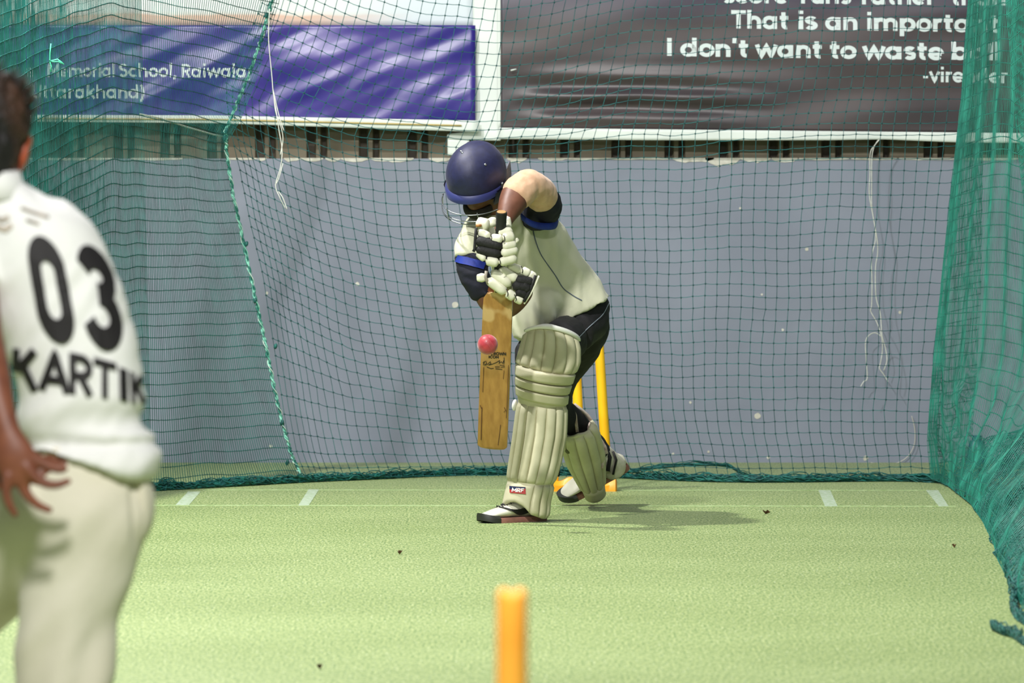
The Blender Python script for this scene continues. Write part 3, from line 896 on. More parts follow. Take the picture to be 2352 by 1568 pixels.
# ------------------------------------------------------------------ strings and small things at the back
M_string = mat('white_string', 'c9cbbf', 0.6, 'e2e4dc', 40, 2)
def string(label, seqs, Y, r=0.0026, group=None):
    mb = MB()
    for s in seqs:
        P = catmull([tuple(at(x, y, Y - 0.004 * k % 0.01)) for k, (x, y) in enumerate(s)], 6)
        mb.tube([Vector(p) for p in P], r, 5)
    return tag(obj('hanging_string', mb, M_string), label, 'string', group)
string('frayed white string hanging over the violet banner beside the rope seam',
       [[(619, 20), (617, 90), (624, 170), (628, 215), (636, 265), (641, 300), (648, 345), (644, 385), (633, 425), (642, 452), (655, 478)],
        [(628, 210), (633, 255), (645, 290), (650, 320), (644, 355)], [(632, 425), (640, 410), (650, 375)], [(640, 440), (650, 455), (659, 480)], [(626, 200), (640, 262), (652, 300)]], 24.95, 0.0019)
string('long white string dangling from the dark banner hem in front of the grey wall',
       [[(2022, 318), (2008, 335), (1999, 352), (1998, 400), (1997, 450), (2008, 510), (2011, 550), (2002, 590), (2003, 650), (2002, 700), (2000, 715), (2014, 740), (2024, 770), (2027, 800), (2023, 830), (2020, 845), (2030, 860), (2040, 876)],
        [(2018, 320), (2004, 350), (2002, 420), (2003, 480), (2014, 545), (2016, 580), (2011, 615), (2012, 680), (2022, 720), (2026, 770), (2034, 800), (2037, 828), (2030, 850)],
        [(2024, 772), (2010, 764), (1996, 770), (1988, 786), (1990, 830), (1992, 868), (1984, 876), (1977, 887)]], 26.69, 0.0021)
mb = MB(); P = catmull([tuple(at(x, y, YW - 0.02)) for x, y in [(2094, 955), (2101, 985), (2100, 1020), (2085, 1048), (2060, 1063), (2030, 1067), (2000, 1062)]], 6)
mb.tube([Vector(p) for p in P], 0.0022, 5)
tag(obj('loose_wire', mb, mat('pale_wire', 'bdbab2', 0.5)), 'thin pale wire curling against the foot of the wall near the right net', 'wire')
# dark blue ribbed container at the foot of the wall
bp = on_floor(2244, 1066)
bt = thing('container', 'small dark blue ribbed plastic container standing behind the right net', 'container', tuple(bp))
M_bl = mat('blue_plastic', '1b2b57', 0.35, '253c70', 12, 2)
mb = MB(); k = 0.0019
rings = []
for z, r in [(0, 25), (4, 26), (30, 21), (52, 16), (55, 14)]:
    rings.append([bp + Vector((cos(a) * r * k * (1 + 0.06 * cos(8 * a)), sin(a) * r * k * (1 + 0.06 * cos(8 * a)), z * k)) for a in [2 * pi * j / 32 for j in range(32)]])
mb.loft(rings); obj('body', mb, M_bl, bt, auto=40)
mb = MB(); mb.loft([[bp + Vector((cos(a) * r * k, sin(a) * r * k, z * k)) for a in [2 * pi * j / 24 for j in range(24)]] for z, r in [(54, 10), (55, 11.5), (66, 11.5), (67, 9)]])
obj('cap', mb, M_bl, bt, auto=40)
# leaf scraps on the turf
M_scrap = mat('dry_leaf', '5b3d22', 0.8, '3d2a18', 60, 2)
for k, (x, y, s, lab) in enumerate([(1758, 1180, 7, 'dry brown leaf scrap on the turf in front of the right crease marks'), (918, 1273, 5, 'dry brown leaf scrap on the turf left of the batsman, before his front foot'),
                 (735, 1537, 5, 'dry brown leaf scrap on the turf nearest the bowler, at the bottom edge'), (2192, 1258, 4, 'dark leaf scrap on the turf left of the right net skirt')]):
    c = on_floor(x, y); kk = c.y / FPX
    mb = MB()
    pts = [c + Vector((cos(a) * s * kk * (1.2 + 0.5 * cos(3 * a + k)), sin(a) * s * kk, 0.006 + 0.010 * abs(sin(2 * a + k)))) for a in [2 * pi * j / 9 for j in range(9)]]
    mb.add(pts + [c + Vector((0, 0, 0.002))] + [c + Vector((0, 0, 0.0))], [(j, (j + 1) % 9, 9) for j in range(9)] + [((j + 1) % 9, j, 10) for j in range(9)])
    tag(obj('leaf_scrap', mb, M_scrap, smooth=False), lab, 'leaf')
# ------------------------------------------------------------------ cricket gear on its own: stumps, ball
M_yel = mat('yellow_plastic', 'f7c41c', 0.38, 'efb212', 6, 2)
M_ora = mat('orange_plastic', 'fca032', 0.34, 'ffb647', 5, 2)
def stump_mesh(base, top, r, groove=0.006):
    mb = MB()
    ax = (top - base); L = ax.length; ax.normalize()
    sx = (Vector((1, 0, 0)) - ax * ax.x).normalized(); sy = ax.cross(sx)
    n = 28
    prof = [(0, 1.0), (0.02, 1.0), (0.5, 1.0), (L * 0.9, 0.97), (L - 0.010, 0.95), (L - 0.004, 0.90), (L, 0.72), (L + 0.001, 0.45), (L + 0.001, 0.2), (L + 0.001, 0.03)]
    rings = []
    for h, k in prof:
        ring = []
        for j in range(n):
            a = 2 * pi * j / n
            x, y = cos(a) * r * k, sin(a) * r * k
            hh = h
            if h > L - 0.012 and groove:
                hh = h - groove * exp(-(x / (r * 0.22)) ** 2)
            ring.append(base + sx * x + sy * y + ax * hh)
        rings.append(ring)
    return mb.loft(rings)
# the near stump, cut by the lower edge of the picture
nb = Vector((at(1175, 1500, 7.8).x, 7.8, 0))
ns = thing('cricket_stump', 'single orange plastic stump standing nearest the camera, out of focus', 'stump', tuple(nb))
obj('stump_rod', stump_mesh(nb + Vector((0, 0, 0.03)), Vector((at(1176, 1352, 7.8).x, 7.8, at(1176, 1352, 7.8).z)), 0.0205, 0.007), M_ora, ns, auto=50)
mb = MB(); mb.loft([[nb + Vector((cos(2 * pi * j / 32) * r, sin(2 * pi * j / 32) * r, z)) for j in range(32)] for r, z in [(0.10, 0), (0.10, 0.014), (0.085, 0.022), (0.03, 0.028), (0.026, 0.06), (0.021, 0.062)]])
obj('stump_base', mb, M_ora, ns, auto=40)
# wicket behind the batsman
Ys = 24.3
wk = thing('wicket', 'yellow plastic wicket on a low moulded base behind the batsman', 'stumps', tuple(on_floor(1340, 1128)))
Ysb = on_floor(1340, 1127).y
for bx, tx in ((1272, 1262), (1334, 1319), (1396, 1371)):
    b = at(bx, 1110, Ysb); t = at(tx, 722, Ysb)
    obj('stump_rod', stump_mesh(Vector((b.x, Ysb, 0.03)), Vector((t.x, Ysb - 0.01, 0.71)), 0.0195), M_yel, wk, auto=50)
mb = MB()
xs0, xs1 = at(1262, 1120, Ysb).x, at(1417, 1120, Ysb).x
rings = []
for i in range(41):
    x = xs0 + (xs1 - xs0) * i / 40
    u = (x - xs0) / (xs1 - xs0)
    h = 0.040 + 0.016 * (cos(u * 2 * pi * 3 + 0.4) * 0.5 + 0.5)
    e = 1 if 0 < i < 40 else 0.75
    rings.append([Vector((x, Ysb - 0.045 * e, 0)), Vector((x, Ysb - 0.045 * e, h * 0.55 * e)), Vector((x, Ysb - 0.028 * e, h * e)), Vector((x, Ysb + 0.028 * e, h * e)), Vector((x, Ysb + 0.045 * e, h * 0.55 * e)), Vector((x, Ysb + 0.045 * e, 0))])
mb.loft(rings)
obj('stump_base', mb, mat('amber_plastic', 'f2a51a', 0.4, 'e8960f', 6, 2), wk, auto=40)
# ball in flight in front of the bat
bc = at(1120, 791, 21.45); br = 0.0362
ball = thing('cricket_ball', 'red leather cricket ball in the air just before the bat blade', 'ball', tuple(bc))
mb = MB(); mb.ell(bc, [Vector((br, 0, 0)), Vector((0, br, 0)), Vector((0, 0, br))], 32, 20)
obj('leather', mb, mat('red_leather', 'b02a38', 0.42, '941d2c', 40, 3, bump=0.08, coat=0.15, sheen=0.4), ball)
mb = MB(); ax = Vector((0.75, 0.25, 0.6)).normalized(); e1 = ax.orthogonal().normalized(); e2 = ax.cross(e1)
for off in (-0.006, -0.002, 0.002, 0.006):
    rr = sqrt(br * br - off * off)
    mb.tube([bc + ax * off + (e1 * cos(2 * pi * k / 60) + e2 * sin(2 * pi * k / 60)) * rr for k in range(61)], 0.0007, 5)
obj('seam', mb, mat('seam_thread', 'b5585c', 0.7), ball, label='pale stitched seam')

# ------------------------------------------------------------------ shared figure makers
def frame_from(f, upish):
    f = Vector(f).normalized(); u = Vector(upish); u = (u - f * u.dot(f)).normalized(); r = f.cross(u)
    return f, u, r
def head_pieces(mb, c, f, u, s=1.0):
    """skull, jaw, nose, brow, lips and ears around centre c; f face direction, u crown direction"""
    f, u, r = frame_from(f, u)
    E = lambda off, a: mb.ell(c + (f * off[0] + u * off[1] + r * off[2]) * s, [f * a[0] * s, r * a[2] * s, u * a[1] * s], 20, 14)
    E((-0.012, 0.035, 0), (0.094, 0.083, 0.074))
    E((0.028, -0.035, 0), (0.060, 0.080, 0.056))
    E((0.052, -0.082, 0), (0.032, 0.028, 0.032))
    E((0.080, 0.022, 0), (0.018, 0.016, 0.050))
    E((0.094, -0.022, 0), (0.024, 0.015, 0.015))
    E((0.088, -0.002, 0), (0.014, 0.028, 0.009))
    E((0.080, -0.056, 0), (0.014, 0.008, 0.024))
    E((0.078, -0.067, 0), (0.013, 0.008, 0.021))
    for k in (-1, 1):
        E((-0.008, -0.012, 0.074 * k), (0.020, 0.032, 0.010))
        E((0.062, -0.018, 0.034 * k), (0.022, 0.022, 0.022))
    return f, u, r
def eyes(parent, c, f, u, r, s, m_white, m_iris):
    for k in (-1, 1):
        p = c + (f * 0.078 + u * 0.006 + r * 0.031 * k) * s
        mb = MB(); mb.ell(p, [f * 0.012 * s, r * 0.014 * s, u * 0.009 * s], 14, 10)
        e = obj('eye', mb, m_white, parent)
        mb = MB(); mb.ell(p + f * 0.0085 * s, [f * 0.004 * s, r * 0.006 * s, u * 0.006 * s], 12, 8)
        obj('iris', mb, m_iris, e)
M_eye = mat('eye_white', 'd8d2c8', 0.3); M_iris = mat('dark_iris', '2a1a12', 0.2)

# shoe in its own frame: x heel->toe, y across, z up from the ground
def make_shoe(parent, heel, fwd, up, L=0.29, label=None, swoosh=True):
    f, u, r = frame_from(fwd, up)
    W = lambda x, y, z: heel + f * (x * L / 0.29) + r * y + u * z
    st = [(0.000, 0.020, 0.050), (0.015, 0.033, 0.066), (0.05, 0.038, 0.082), (0.085, 0.037, 0.094), (0.115, 0.037, 0.092), (0.15, 0.041, 0.076), (0.19, 0.046, 0.060), (0.23, 0.045, 0.048), (0.262, 0.036, 0.038), (0.282, 0.020, 0.029), (0.289, 0.006, 0.024)]
    Q = catmull(st, 4)
    rings = []
    n = 20
    for x, w, h in Q:
        ring = []
        for j in range(n):
            a = 2 * pi * j / n
            y = cos(a) * w * (1 if sin(a) < 0.2 else 0.98)
            zz = 0.016 + (h - 0.016) * 0.5 + sin(a) * (h - 0.016) * 0.5
            y *= 1.0 - 0.28 * max(0, sin(a)) ** 2
            ring.append(W(x, y, zz))
        rings.append(ring)
    mb = MB(); mb.loft(rings)
    up_o = obj('shoe', mb, M_shoe, parent, label=label)
    # sole
    mb = MB(); rings = []
    for x, w, h in Q:
        k = w * 1.08 + 0.002
        lift = 0.012 * max(0, (x - 0.22) / 0.07) ** 2
        rings.append([W(x * 1.012 - 0.001, -k, lift), W(x * 1.012 - 0.001, -k * 1.03, 0.010 + lift), W(x * 1.012, -k * 0.95, 0.019 + lift * 0.6), W(x * 1.012, k * 0.95, 0.019 + lift * 0.6), W(x * 1.012 - 0.001, k * 1.03, 0.012 + lift), W(x * 1.012 - 0.001, k, lift)])
    mb.loft(rings)
    so = obj('sole', mb, M_sole, up_o, auto=40, label='faded red and dark sole')
    mb = MB(); rings = []
    for x, w, h in Q:
        if x < 0.225: continue
        k = w * 1.12 + 0.003
        lift = 0.012 * max(0, (x - 0.22) / 0.07) ** 2
        rings.append([W(x * 1.016, -k, lift - 0.0005), W(x * 1.016, -k * 1.02, 0.016 + lift), W(x * 1.016, -k * 0.88, 0.025 + lift), W(x * 1.016, k * 0.88, 0.025 + lift), W(x * 1.016, k * 1.02, 0.016 + lift), W(x * 1.016, k, lift - 0.0005)])
    mb.loft(rings)
    obj('toe_cap', mb, M_toe, up_o, auto=40, label='dark rubber toe guard')
    # laces
    mb = MB()
    for k in range(5):
        x = 0.112 + k * 0.017
        h = interp(x, [q[0] for q in st], [q[2] for q in st])
        w = 0.020
        mb.tube([W(x, -w, h - 0.010), W(x + 0.006, 0, h + 0.003), W(x, w, h - 0.010)], 0.0028, 5)
        mb.tube([W(x, w, h - 0.010), W(x + 0.012, 0, h + 0.002), W(x + 0.014, -w, h - 0.013)], 0.0022, 5)
    obj('laces', mb, M_black, up_o, label='black laces')
    # curved side marks
    for sgn in (-1, 1):
        mb = MB(); P = []
        for k in range(15):
            t = k / 14
            x = 0.075 + 0.135 * t
            zz = 0.048 - 0.016 * sin(t * 2.6) + 0.020 * t * t
            P.append((x, zz, 0.004 + 0.010 * sin(pi * min(1, t * 1.3)) * (1 - t * 0.5)))
        for (x0, z0, w0), (x1, z1, w1) in zip(P[:-1], P[1:]):
            def S(x, z):
                wv = interp(x, [q[0] for q in st], [q[1] for q in st]); hh = interp(x, [q[0] for q in st], [q[2] for q in st])
                sa = (z - 0.016) / max(hh - 0.016, 1e-3) * 2 - 1
                sa = max(-1, min(1, sa))
                return W(x, sgn * (wv * sqrt(max(0, 1 - sa * sa)) * (1.0 - 0.28 * max(0, sa) ** 2) + 0.006), z)
            mb.add([S(x0, z0 - w0), S(x0, z0 + w0), S(x1, z1 + w1), S(x1, z1 - w1)], [(0, 1, 2, 3)])
        obj('side_mark', mb, M_black, up_o, recalc=False, label='black curved side mark')
    return up_o
M_shoe = mat('white_shoe_leather', 'dad8c6', 0.45, 'c2bfae', 14, 3, bump=0.05)
M_sole = mat('faded_red_sole', '9c6a5e', 0.7, '7d544a', 20, 3)
M_toe = mat('dark_rubber', '23261f', 0.55)
M_black = mat('black_fabric', '0d0c0e', 0.7, '17161a', 60, 2, bump=0.15)

def sausage(p0, p1, r0, r1=None, n=12, flat=0.9):
    mb = MB()
    p0, p1 = Vector(p0), Vector(p1); r1 = r1 or r0
    t = (p1 - p0).normalized()
    d = (Vector((0, 1, 0)) - t * t.y); d = d.normalized() if d.length > 0.2 else t.orthogonal().normalized()
    s = d.cross(t); rings = []
    for k in range(9):
        x = k / 8
        e = (1 - abs(2 * x - 1) ** 5) ** 0.5
        rr = (r0 + (r1 - r0) * x) * max(e, 0.12)
        c = p0.lerp(p1, x)
        rings.append([c + s * (cos(2 * pi * j / n) * rr) + d * (sin(2 * pi * j / n) * rr * flat) for j in range(n)])
    return mb.loft(rings)

# ------------------------------------------------------------------ batsman
bm_root = thing('person', 'batsman in a navy helmet and white leg pads, lunging forward with a bat', 'person', tuple(on_floor(1260, 1190)))
SK = 'brown_skin'
M_skin = mat('brown_skin', '6c4534', 0.5, '5d3a2b', 25, 3, bump=0.05, spec=0.4)
M_face = mat('brown_skin_face', '62402f', 0.5, '55362a', 25, 3, spec=0.4)
body = MB()
# torso, neck, arms, legs
limb(body, [(1325, 712, 22.52, 44, 40), (1290, 660, 22.46, 60, 50), (1240, 600, 22.4, 72, 54), (1200, 555, 22.34, 72, 50), (1165, 515, 22.27, 48, 44)])
limb(body, [(1160, 510, 22.27, 36, 36), (1120, 455, 22.12, 33, 35), (1100, 425, 22.06, 40, 40)], sub=4)
limb(body, [(1218, 500, 22.34, 30, 32), (1245, 480, 22.2, 31, 32), (1232, 445, 22.07, 28, 29), (1213, 426, 21.99, 28, 29)], sub=4)
limb(body, [(1214, 426, 21.99, 30, 30), (1188, 446, 21.95, 36, 34), (1171, 478, 21.9, 29, 28), (1160, 506, 21.86, 19, 20), (1148, 535, 21.80, 18, 14)], sub=4)
limb(body, [(1130, 540, 22.22, 40, 40), (1092, 565, 22.13, 33, 34), (1094, 630, 22.07, 27, 28), (1122, 690, 22.06, 26, 27)], sub=4)
limb(body, [(1122, 690, 22.06, 26, 27), (1152, 708, 22.03, 26, 26), (1180, 700, 21.98, 22, 23), (1207, 672, 21.9, 18, 19), (1205, 655, 21.83, 16, 16)], sub=4)
limb(body, [(1345, 725, 22.52, 40, 42), (1310, 765, 22.38, 34, 38), (1266, 795, 22.14, 30, 32), (1256, 850, 22.16, 28, 30), (1246, 950, 22.19, 28, 30), (1233, 1080, 22.17, 22, 24), (1228, 1150, 22.15, 22, 24)])
limb(body, [(1350, 715, 22.56, 44, 44), (1342, 768, 22.62, 40, 44), (1316, 815, 22.68, 34, 40), (1288, 870, 22.74, 28, 34), (1280, 930, 22.8, 26, 30), (1324, 990, 22.95, 26, 28), (1360, 1030, 23.06, 22, 24), (1402, 1068, 23.13, 22, 22)])
f_, u_, r_ = frame_from((-0.42, -0.70, -0.44), (-0.12, -0.52, 0.84))
HM = at(1094, 398, 22.04)
HC = HM - u_ * 0.050 - f_ * 0.022
hf, hu, hr = head_pieces(body, HC, f_, u_, 0.93)
bme = remesh(body, 0.0075, 5)
obj('body', bme, M_skin, bm_root)
eyes(bm_root, HC, hf, hu, hr, 0.93, M_eye, M_iris)
mb = MB()
for ang in range(-70, 71, 7):
    a = radians(ang)
    p = HC + hf * (0.020 + 0.054 * cos(a)) + hr * (0.050 * sin(a)) - hu * (0.078 + 0.012 * cos(a))
    mb.ell(p, [hf * 0.014, hr * 0.014, hu * 0.022], 8, 6)
obj('beard', remesh(mb, 0.005, 3), mat('black_hair', '120e0c', 0.8, '1d1713', 90, 2, bump=0.4), bm_root, label='short dark beard')

# shirt
M_shirt = mat('cream_shirt', 'c6c6ae', 0.85, 'b9baa0', 4, 3, sheen=0.2, bump=0.12, bscale=45)
sh = MB()
limb(sh, [(1302, 730, 22.46, 114, 74), (1272, 668, 22.45, 100, 74), (1238, 610, 22.4, 97, 73), (1205, 560, 22.34, 95, 70), (1168, 515, 22.27, 72, 56)], sub=6, flat0=True)
limb(sh, [(1206, 783, 22.28, 28, 22), (1216, 735, 22.3, 46, 40), (1242, 684, 22.36, 58, 44)], sub=4, flat0=True)
limb(sh, [(1082, 600, 22.09, 43, 44), (1088, 572, 22.11, 45, 46), (1108, 540, 22.15, 52, 50), (1155, 520, 22.22, 58, 54)], sub=4, flat0=True)
sme = remesh(sh, 0.007, 6)
def shirt_folds(co, n):
    a = noise.noise(Vector((co.x * 16 + co.z * 10, co.y * 6, co.z * 5 - co.x * 6)))
    b = noise.noise(Vector((co.x * 34 + 7, co.y * 10, co.z * 9)))
    v = sin((co.x + 0.25 * (co.z - 1.0)) * 95 + 3 * noise.noise(co * 5)) * sstep(0.95, 0.75, co.z)
    return 0.013 * a + 0.006 * b + 0.004 * v
displace(sme, shirt_folds)
shirt = obj('shirt', sme, M_shirt, bm_root)
tree_sh = bvh_of(sme)
M_navy = mat('navy_sleeve', '07091a', 0.85, '0b0e22', 30, 3, bump=0.2)
M_trim = mat('royal_blue_trim', '0f2478', 0.7, '14308e', 30, 2)
M_pipe = mat('slate_piping', '4a5566', 0.7)
# under sleeves
mb = MB(); limb(mb, [(1220, 498, 22.25, 31, 40), (1238, 488, 22.21, 43, 46), (1254, 470, 22.14, 39, 41), (1246, 452, 22.09, 33, 35)], sub=4, flat0=True)
ume = remesh(mb, 0.008, 4); displace(ume, lambda c, n: 0.003 * noise.noise(c * 40))
obj('sleeve', ume, M_navy, bm_root, label='dark navy under sleeve of the raised arm')
mb = MB(); limb(mb, [(1085, 590, 22.1, 41, 42), (1086, 622, 22.07, 36, 37), (1098, 652, 22.06, 33, 34), (1106, 664, 22.06, 32, 33)], sub=4)
mb.add(*(lambda P: (P, [(0, 1, 2), (3, 5, 4), (0, 2, 5, 3), (0, 3, 4, 1), (1, 4, 5, 2)]))([at(1086, 640, 22.02), at(1122, 678, 22.0), at(1090, 684, 22.03), at(1086, 640, 22.07), at(1122, 678, 22.06), at(1090, 684, 22.08)]))
ume = remesh(mb, 0.007, 3); displace(ume, lambda c, n: 0.004 * noise.noise(Vector((c.x * 20, c.y * 20, c.z * 55))))
obj('sleeve', ume, M_navy, bm_root, label='dark navy under sleeve of the lower arm')
# blue cuffs of the shirt: the raised arm, and the lower arm
def trim_band(pts, w, lift, name, m, tree, label=None, step=4):
    P = catmull([np.array(p, float) for p in pts], 8)
    mb = MB(); prev = None
    for k, p in enumerate(P):
        q = P[min(k + 1, len(P) - 1)] - P[max(k - 1, 0)]
        L = math.hypot(*q) or 1
        nx, ny = -q[1] / L, q[0] / L
        cols = [drape(tree, p[0] + nx * w * e / 2, p[1] + ny * w * e / 2, lift) for e in (-1, 0, 1)]
        if prev and None not in cols and None not in prev:
            mb.add(prev + cols, [(0, 1, 4, 3), (1, 2, 5, 4)])
        prev = cols
    return obj(name, mb, m, bm_root, recalc=False, label=label) if mb.v else None
mb = MB()
C1 = [(1196, 497, 22.1), (1212, 510, 22.08), (1234, 519, 22.1), (1262, 521, 22.14), (1276, 516, 22.19), (1281, 500, 22.25), (1278, 484, 22.3)]
rings = []
for (x, y, Y) in [tuple(p) for p in catmull(C1, 5)]:
    rings.append([at(x + dx, y + dy, Y + dY) for dx, dy, dY in ((0, -9, -0.012), (1, 0, -0.016), (2, 7, -0.010), (1, 7, 0.02), (0, -9, 0.02))])
mb.loft(rings); obj('cuff_trim', mb, M_trim, bm_root, label='royal blue sleeve edge')
trim_band([(1044, 590), (1058, 596), (1076, 600), (1096, 606), (1112, 611)], 17, 0.004, 'cuff_trim', M_trim, bvh_of(ume), 'royal blue sleeve edge')
trim_band([(1222, 517), (1228, 548), (1240, 580), (1256, 605), (1275, 632), (1292, 660), (1312, 676), (1336, 690)], 2.2, 0.002, 'piping', M_pipe, tree_sh, 'thin slate piping down the shirt front')
# elbow support
M_elb = mat('tan_elastic', 'cfa98a', 0.8, 'bf9778', 30, 3, bump=0.1, sheen=0.2)
mb = MB(); limb(mb, [(1243, 449, 22.085, 39, 41), (1236, 438, 22.05, 37.5, 39), (1222, 426, 22.0, 35, 37), (1210, 424, 21.98, 36, 37), (1197, 437, 21.955, 39, 38), (1189, 444, 21.945, 40, 38)], sub=5)
eme = remesh(mb, 0.006, 5); displace(eme, lambda c, n: 0.002 * noise.noise(c * 45))
el = obj('elbow_support', eme, M_elb, bm_root, label='tan elastic elbow support')
tree_el = bvh_of(eme)
# trousers
M_trou = mat('black_trousers', '0f0e11', 0.8, '17161a', 14, 3, sheen=0.0, bump=0.25, bscale=30)
tr = MB()
limb(tr, [(1356, 712, 22.54, 46, 56), (1344, 730, 22.50, 58, 60), (1316, 768, 22.38, 47, 54), (1268, 800, 22.14, 45, 50), (1256, 850, 22.14, 42, 44), (1248, 950, 22.16, 42, 44), (1236, 1080, 22.17, 34, 34), (1232, 1140, 22.17, 32, 34)], sub=5)
limb(tr, [(1354, 718, 22.57, 48, 56), (1344, 768, 22.6, 52, 58), (1318, 815, 22.66, 47, 54), (1290, 862, 22.72, 40, 50), (1276, 930, 22.78, 37, 44), (1298, 965, 22.86, 40, 44), (1326, 990, 22.94, 40, 42), (1354, 1020, 23.04, 35, 36), (1382, 1050, 23.1, 30, 30)], sub=5)
limb(tr, [(1325, 740, 22.5, 36, 44), (1290, 780, 22.42, 34, 36), (1226, 800, 22.3, 40, 30), (1215, 850, 22.25, 30, 30)], sub=4)
tme = remesh(tr, 0.008, 5)
displace(tme, lambda c, n: 0.006 * noise.noise(Vector((c.x * 14 + c.z * 12, c.y * 10, c.z * 14))) + 0.002 * noise.noise(c * 45))
obj('trousers', tme, M_trou, bm_root)
trim_band([(1400, 690), (1385, 720), (1362, 742), (1345, 758), (1325, 778)], 1.6, 0.003, 'piping', mat('pale_piping', '8f99a6', 0.6), bvh_of(tme), 'thin pale piping along the trouser thigh')

# helmet
M_helm = mat('navy_helmet_cloth', '0f1238', 0.55, '141842', 60, 2, sheen=0.06, bump=0.05)
M_helm2 = mat('navy_peak_lit', '232b66', 0.5, sheen=0.1)  # navy lightened to paint in the light on top of the peak
M_metal = mat('steel_bar', '9a9fa6', 0.3, metallic=0.9)
M_dark = mat('black_lining', '0a0a0c', 0.8)
HM = at(1094, 398, 22.04)
f_, u_, r_ = frame_from((-0.42, -0.70, -0.44), (-0.12, -0.52, 0.84))
def HP(az, el, k=1.0, dx=0):
    """point on the shell: az 0 = front, el 0 = rim level, 90 = crown"""
    a, e = radians(az), radians(el)
    rf = 0.128 if cos(a) > 0 else 0.122
    ridge = 1 + 0.03 * exp(-((abs(sin(a)) * cos(e) - 0.34) / 0.05) ** 2) * sstep(0.1, 0.6, sin(e)) * 0
    return HM + f_ * (cos(a) * cos(e) * rf * k) + r_ * (sin(a) * cos(e) * 0.106 * k) + u_ * (sin(e) * 0.116 * k if e > 0 else sin(e) * 0.13 * k)
hel = MB()
n = 48
els = [-34, -28, -20, -10, 0, 10, 20, 30, 40, 50, 60, 70, 78, 84, 88]
rings = []
for e in els:
    rings.append([HP(360 * j / n, max(e, -34 + 19 * sstep(75, 20, min(abs(360 * j / n), 360 - abs(360 * j / n)))) , 1.0 + 0.018 * (abs(sin(radians(360 * j / n))) * cos(radians(e)) < 0.42) * sstep(5, 15, e)) for j in range(n)])
hel.loft(rings, caps=False)
inner = [[HM + (p - HM) * 0.93 for p in r] for r in rings]
hel.loft([r[::-1] for r in inner], caps=False)
hel.loft([rings[0], inner[0]], caps=False)
hel.add([p for p in rings[-1]], [tuple(range(n))])
helmet = obj('helmet', hel, M_helm, bm_root, label='navy cloth-covered batting helmet')
# peak
mb = MB(); rings = []
for k in range(25):
    az = -82 + 164 * k / 24
    ext = 0.020 * cos(radians(az * 0.98)) ** 0.7 if abs(az) < 82 else 0.004
    b0 = HP(az, -10, 1.0); b1 = HP(az, -18, 1.0)
    dirv = (f_ * cos(radians(az)) + r_ * sin(radians(az)) * 0.75 - u_ * 0.35).normalized()
    tip = b1 + dirv * max(ext, 0.004)
    rings.append([b0 + (b0 - HM) * 0.02, (b0 + tip) / 2 + u_ * 0.006 + dirv * 0.004, tip + u_ * 0.003, tip - u_ * 0.004, b1, HP(az, -14, 0.95)])
mb.loft(rings); obj('helmet_peak', mb, M_helm2, helmet, label='navy peak, coloured lighter for the light from above', auto=60)
# ear guards and rear plate
for k in (-1, 1):
    mb = MB(); g = []
    for i in range(7):
        row = []
        for j in range(7):
            az = k * (62 + 56 * j / 6); el = -14 - 36 * i / 6 + (6 * (abs(j - 3) / 3) ** 2 * (i / 6))
            row.append(HP(az, el, 1.04) + r_ * k * 0.012)
        g.append(row)
    mb.loft(g, closed=False); mb.loft([[HM + (p - HM) * 0.94 for p in r][::-1] for r in g], closed=False)
    obj('ear_guard', mb, M_helm, helmet)
mb = MB(); mb.loft([[at(1158, 402, 22.10), at(1172, 368, 22.10), at(1175, 400, 22.14), at(1170, 424, 22.14), at(1160, 425, 22.12)], [at(1155, 402, 22.12), at(1169, 368, 22.12), at(1172, 400, 22.16), at(1167, 424, 22.16), at(1157, 425, 22.14)]])
obj('side_plate', mb, mat('grey_plate', '7a7c86', 0.4, '565864', 60, 2), helmet, smooth=False, label='grey plate at the side')
# grille
for el, rad, hi in ((-34, 1.22, 78), (-50, 1.26, 74), (-64, 1.28, 66)):
    mb = MB()
    mb.tube([HM + f_ * (cos(radians(a)) * 0.128 * rad * cos(radians(el * 0.55))) + r_ * (sin(radians(a)) * 0.108 * rad) + u_ * (0.14 * sin(radians(el)) - 0.012) for a in range(-hi, hi + 1, 6)], 0.0020, 6)
    obj('grille_bar', mb, M_metal, helmet)
for a in (-74, -28, 28, 74):
    mb = MB(); P = []
    for el in (-30, -40, -50, -58, -64):
        rad = interp(-el, [34, 50, 64], [1.22, 1.26, 1.28])
        P.append(HM + f_ * (cos(radians(a)) * 0.128 * rad * cos(radians(el * 0.55))) + r_ * (sin(radians(a)) * 0.108 * rad) + u_ * (0.14 * sin(radians(el)) - 0.012))
    mb.tube(P, 0.0018, 6); obj('grille_bar', mb, M_metal, helmet)
for az, el in ((86, -14), (-86, -14)):
    mb = MB(); p = HP(az, el, 1.06); mb.ell(p, [f_ * 0.012, r_ * 0.007, u_ * 0.013], 12, 8); obj('hinge_knob', mb, M_dark, helmet)
    mb = MB(); mb.ell(p + u_ * 0.014, [f_ * 0.006, r_ * 0.005, u_ * 0.006], 10, 8); obj('hinge_screw', mb, M_metal, helmet)
for az, el in ((28, 66), (45, 66), (-60, 40)):
    mb = MB(); p = HP(az, el, 1.015); nn = (p - HM).normalized(); t1 = nn.orthogonal().normalized()
    mb.ell(p, [t1 * 0.005, nn.cross(t1) * 0.005, nn * 0.003], 10, 6); obj('vent_rivet', mb, M_metal, helmet)

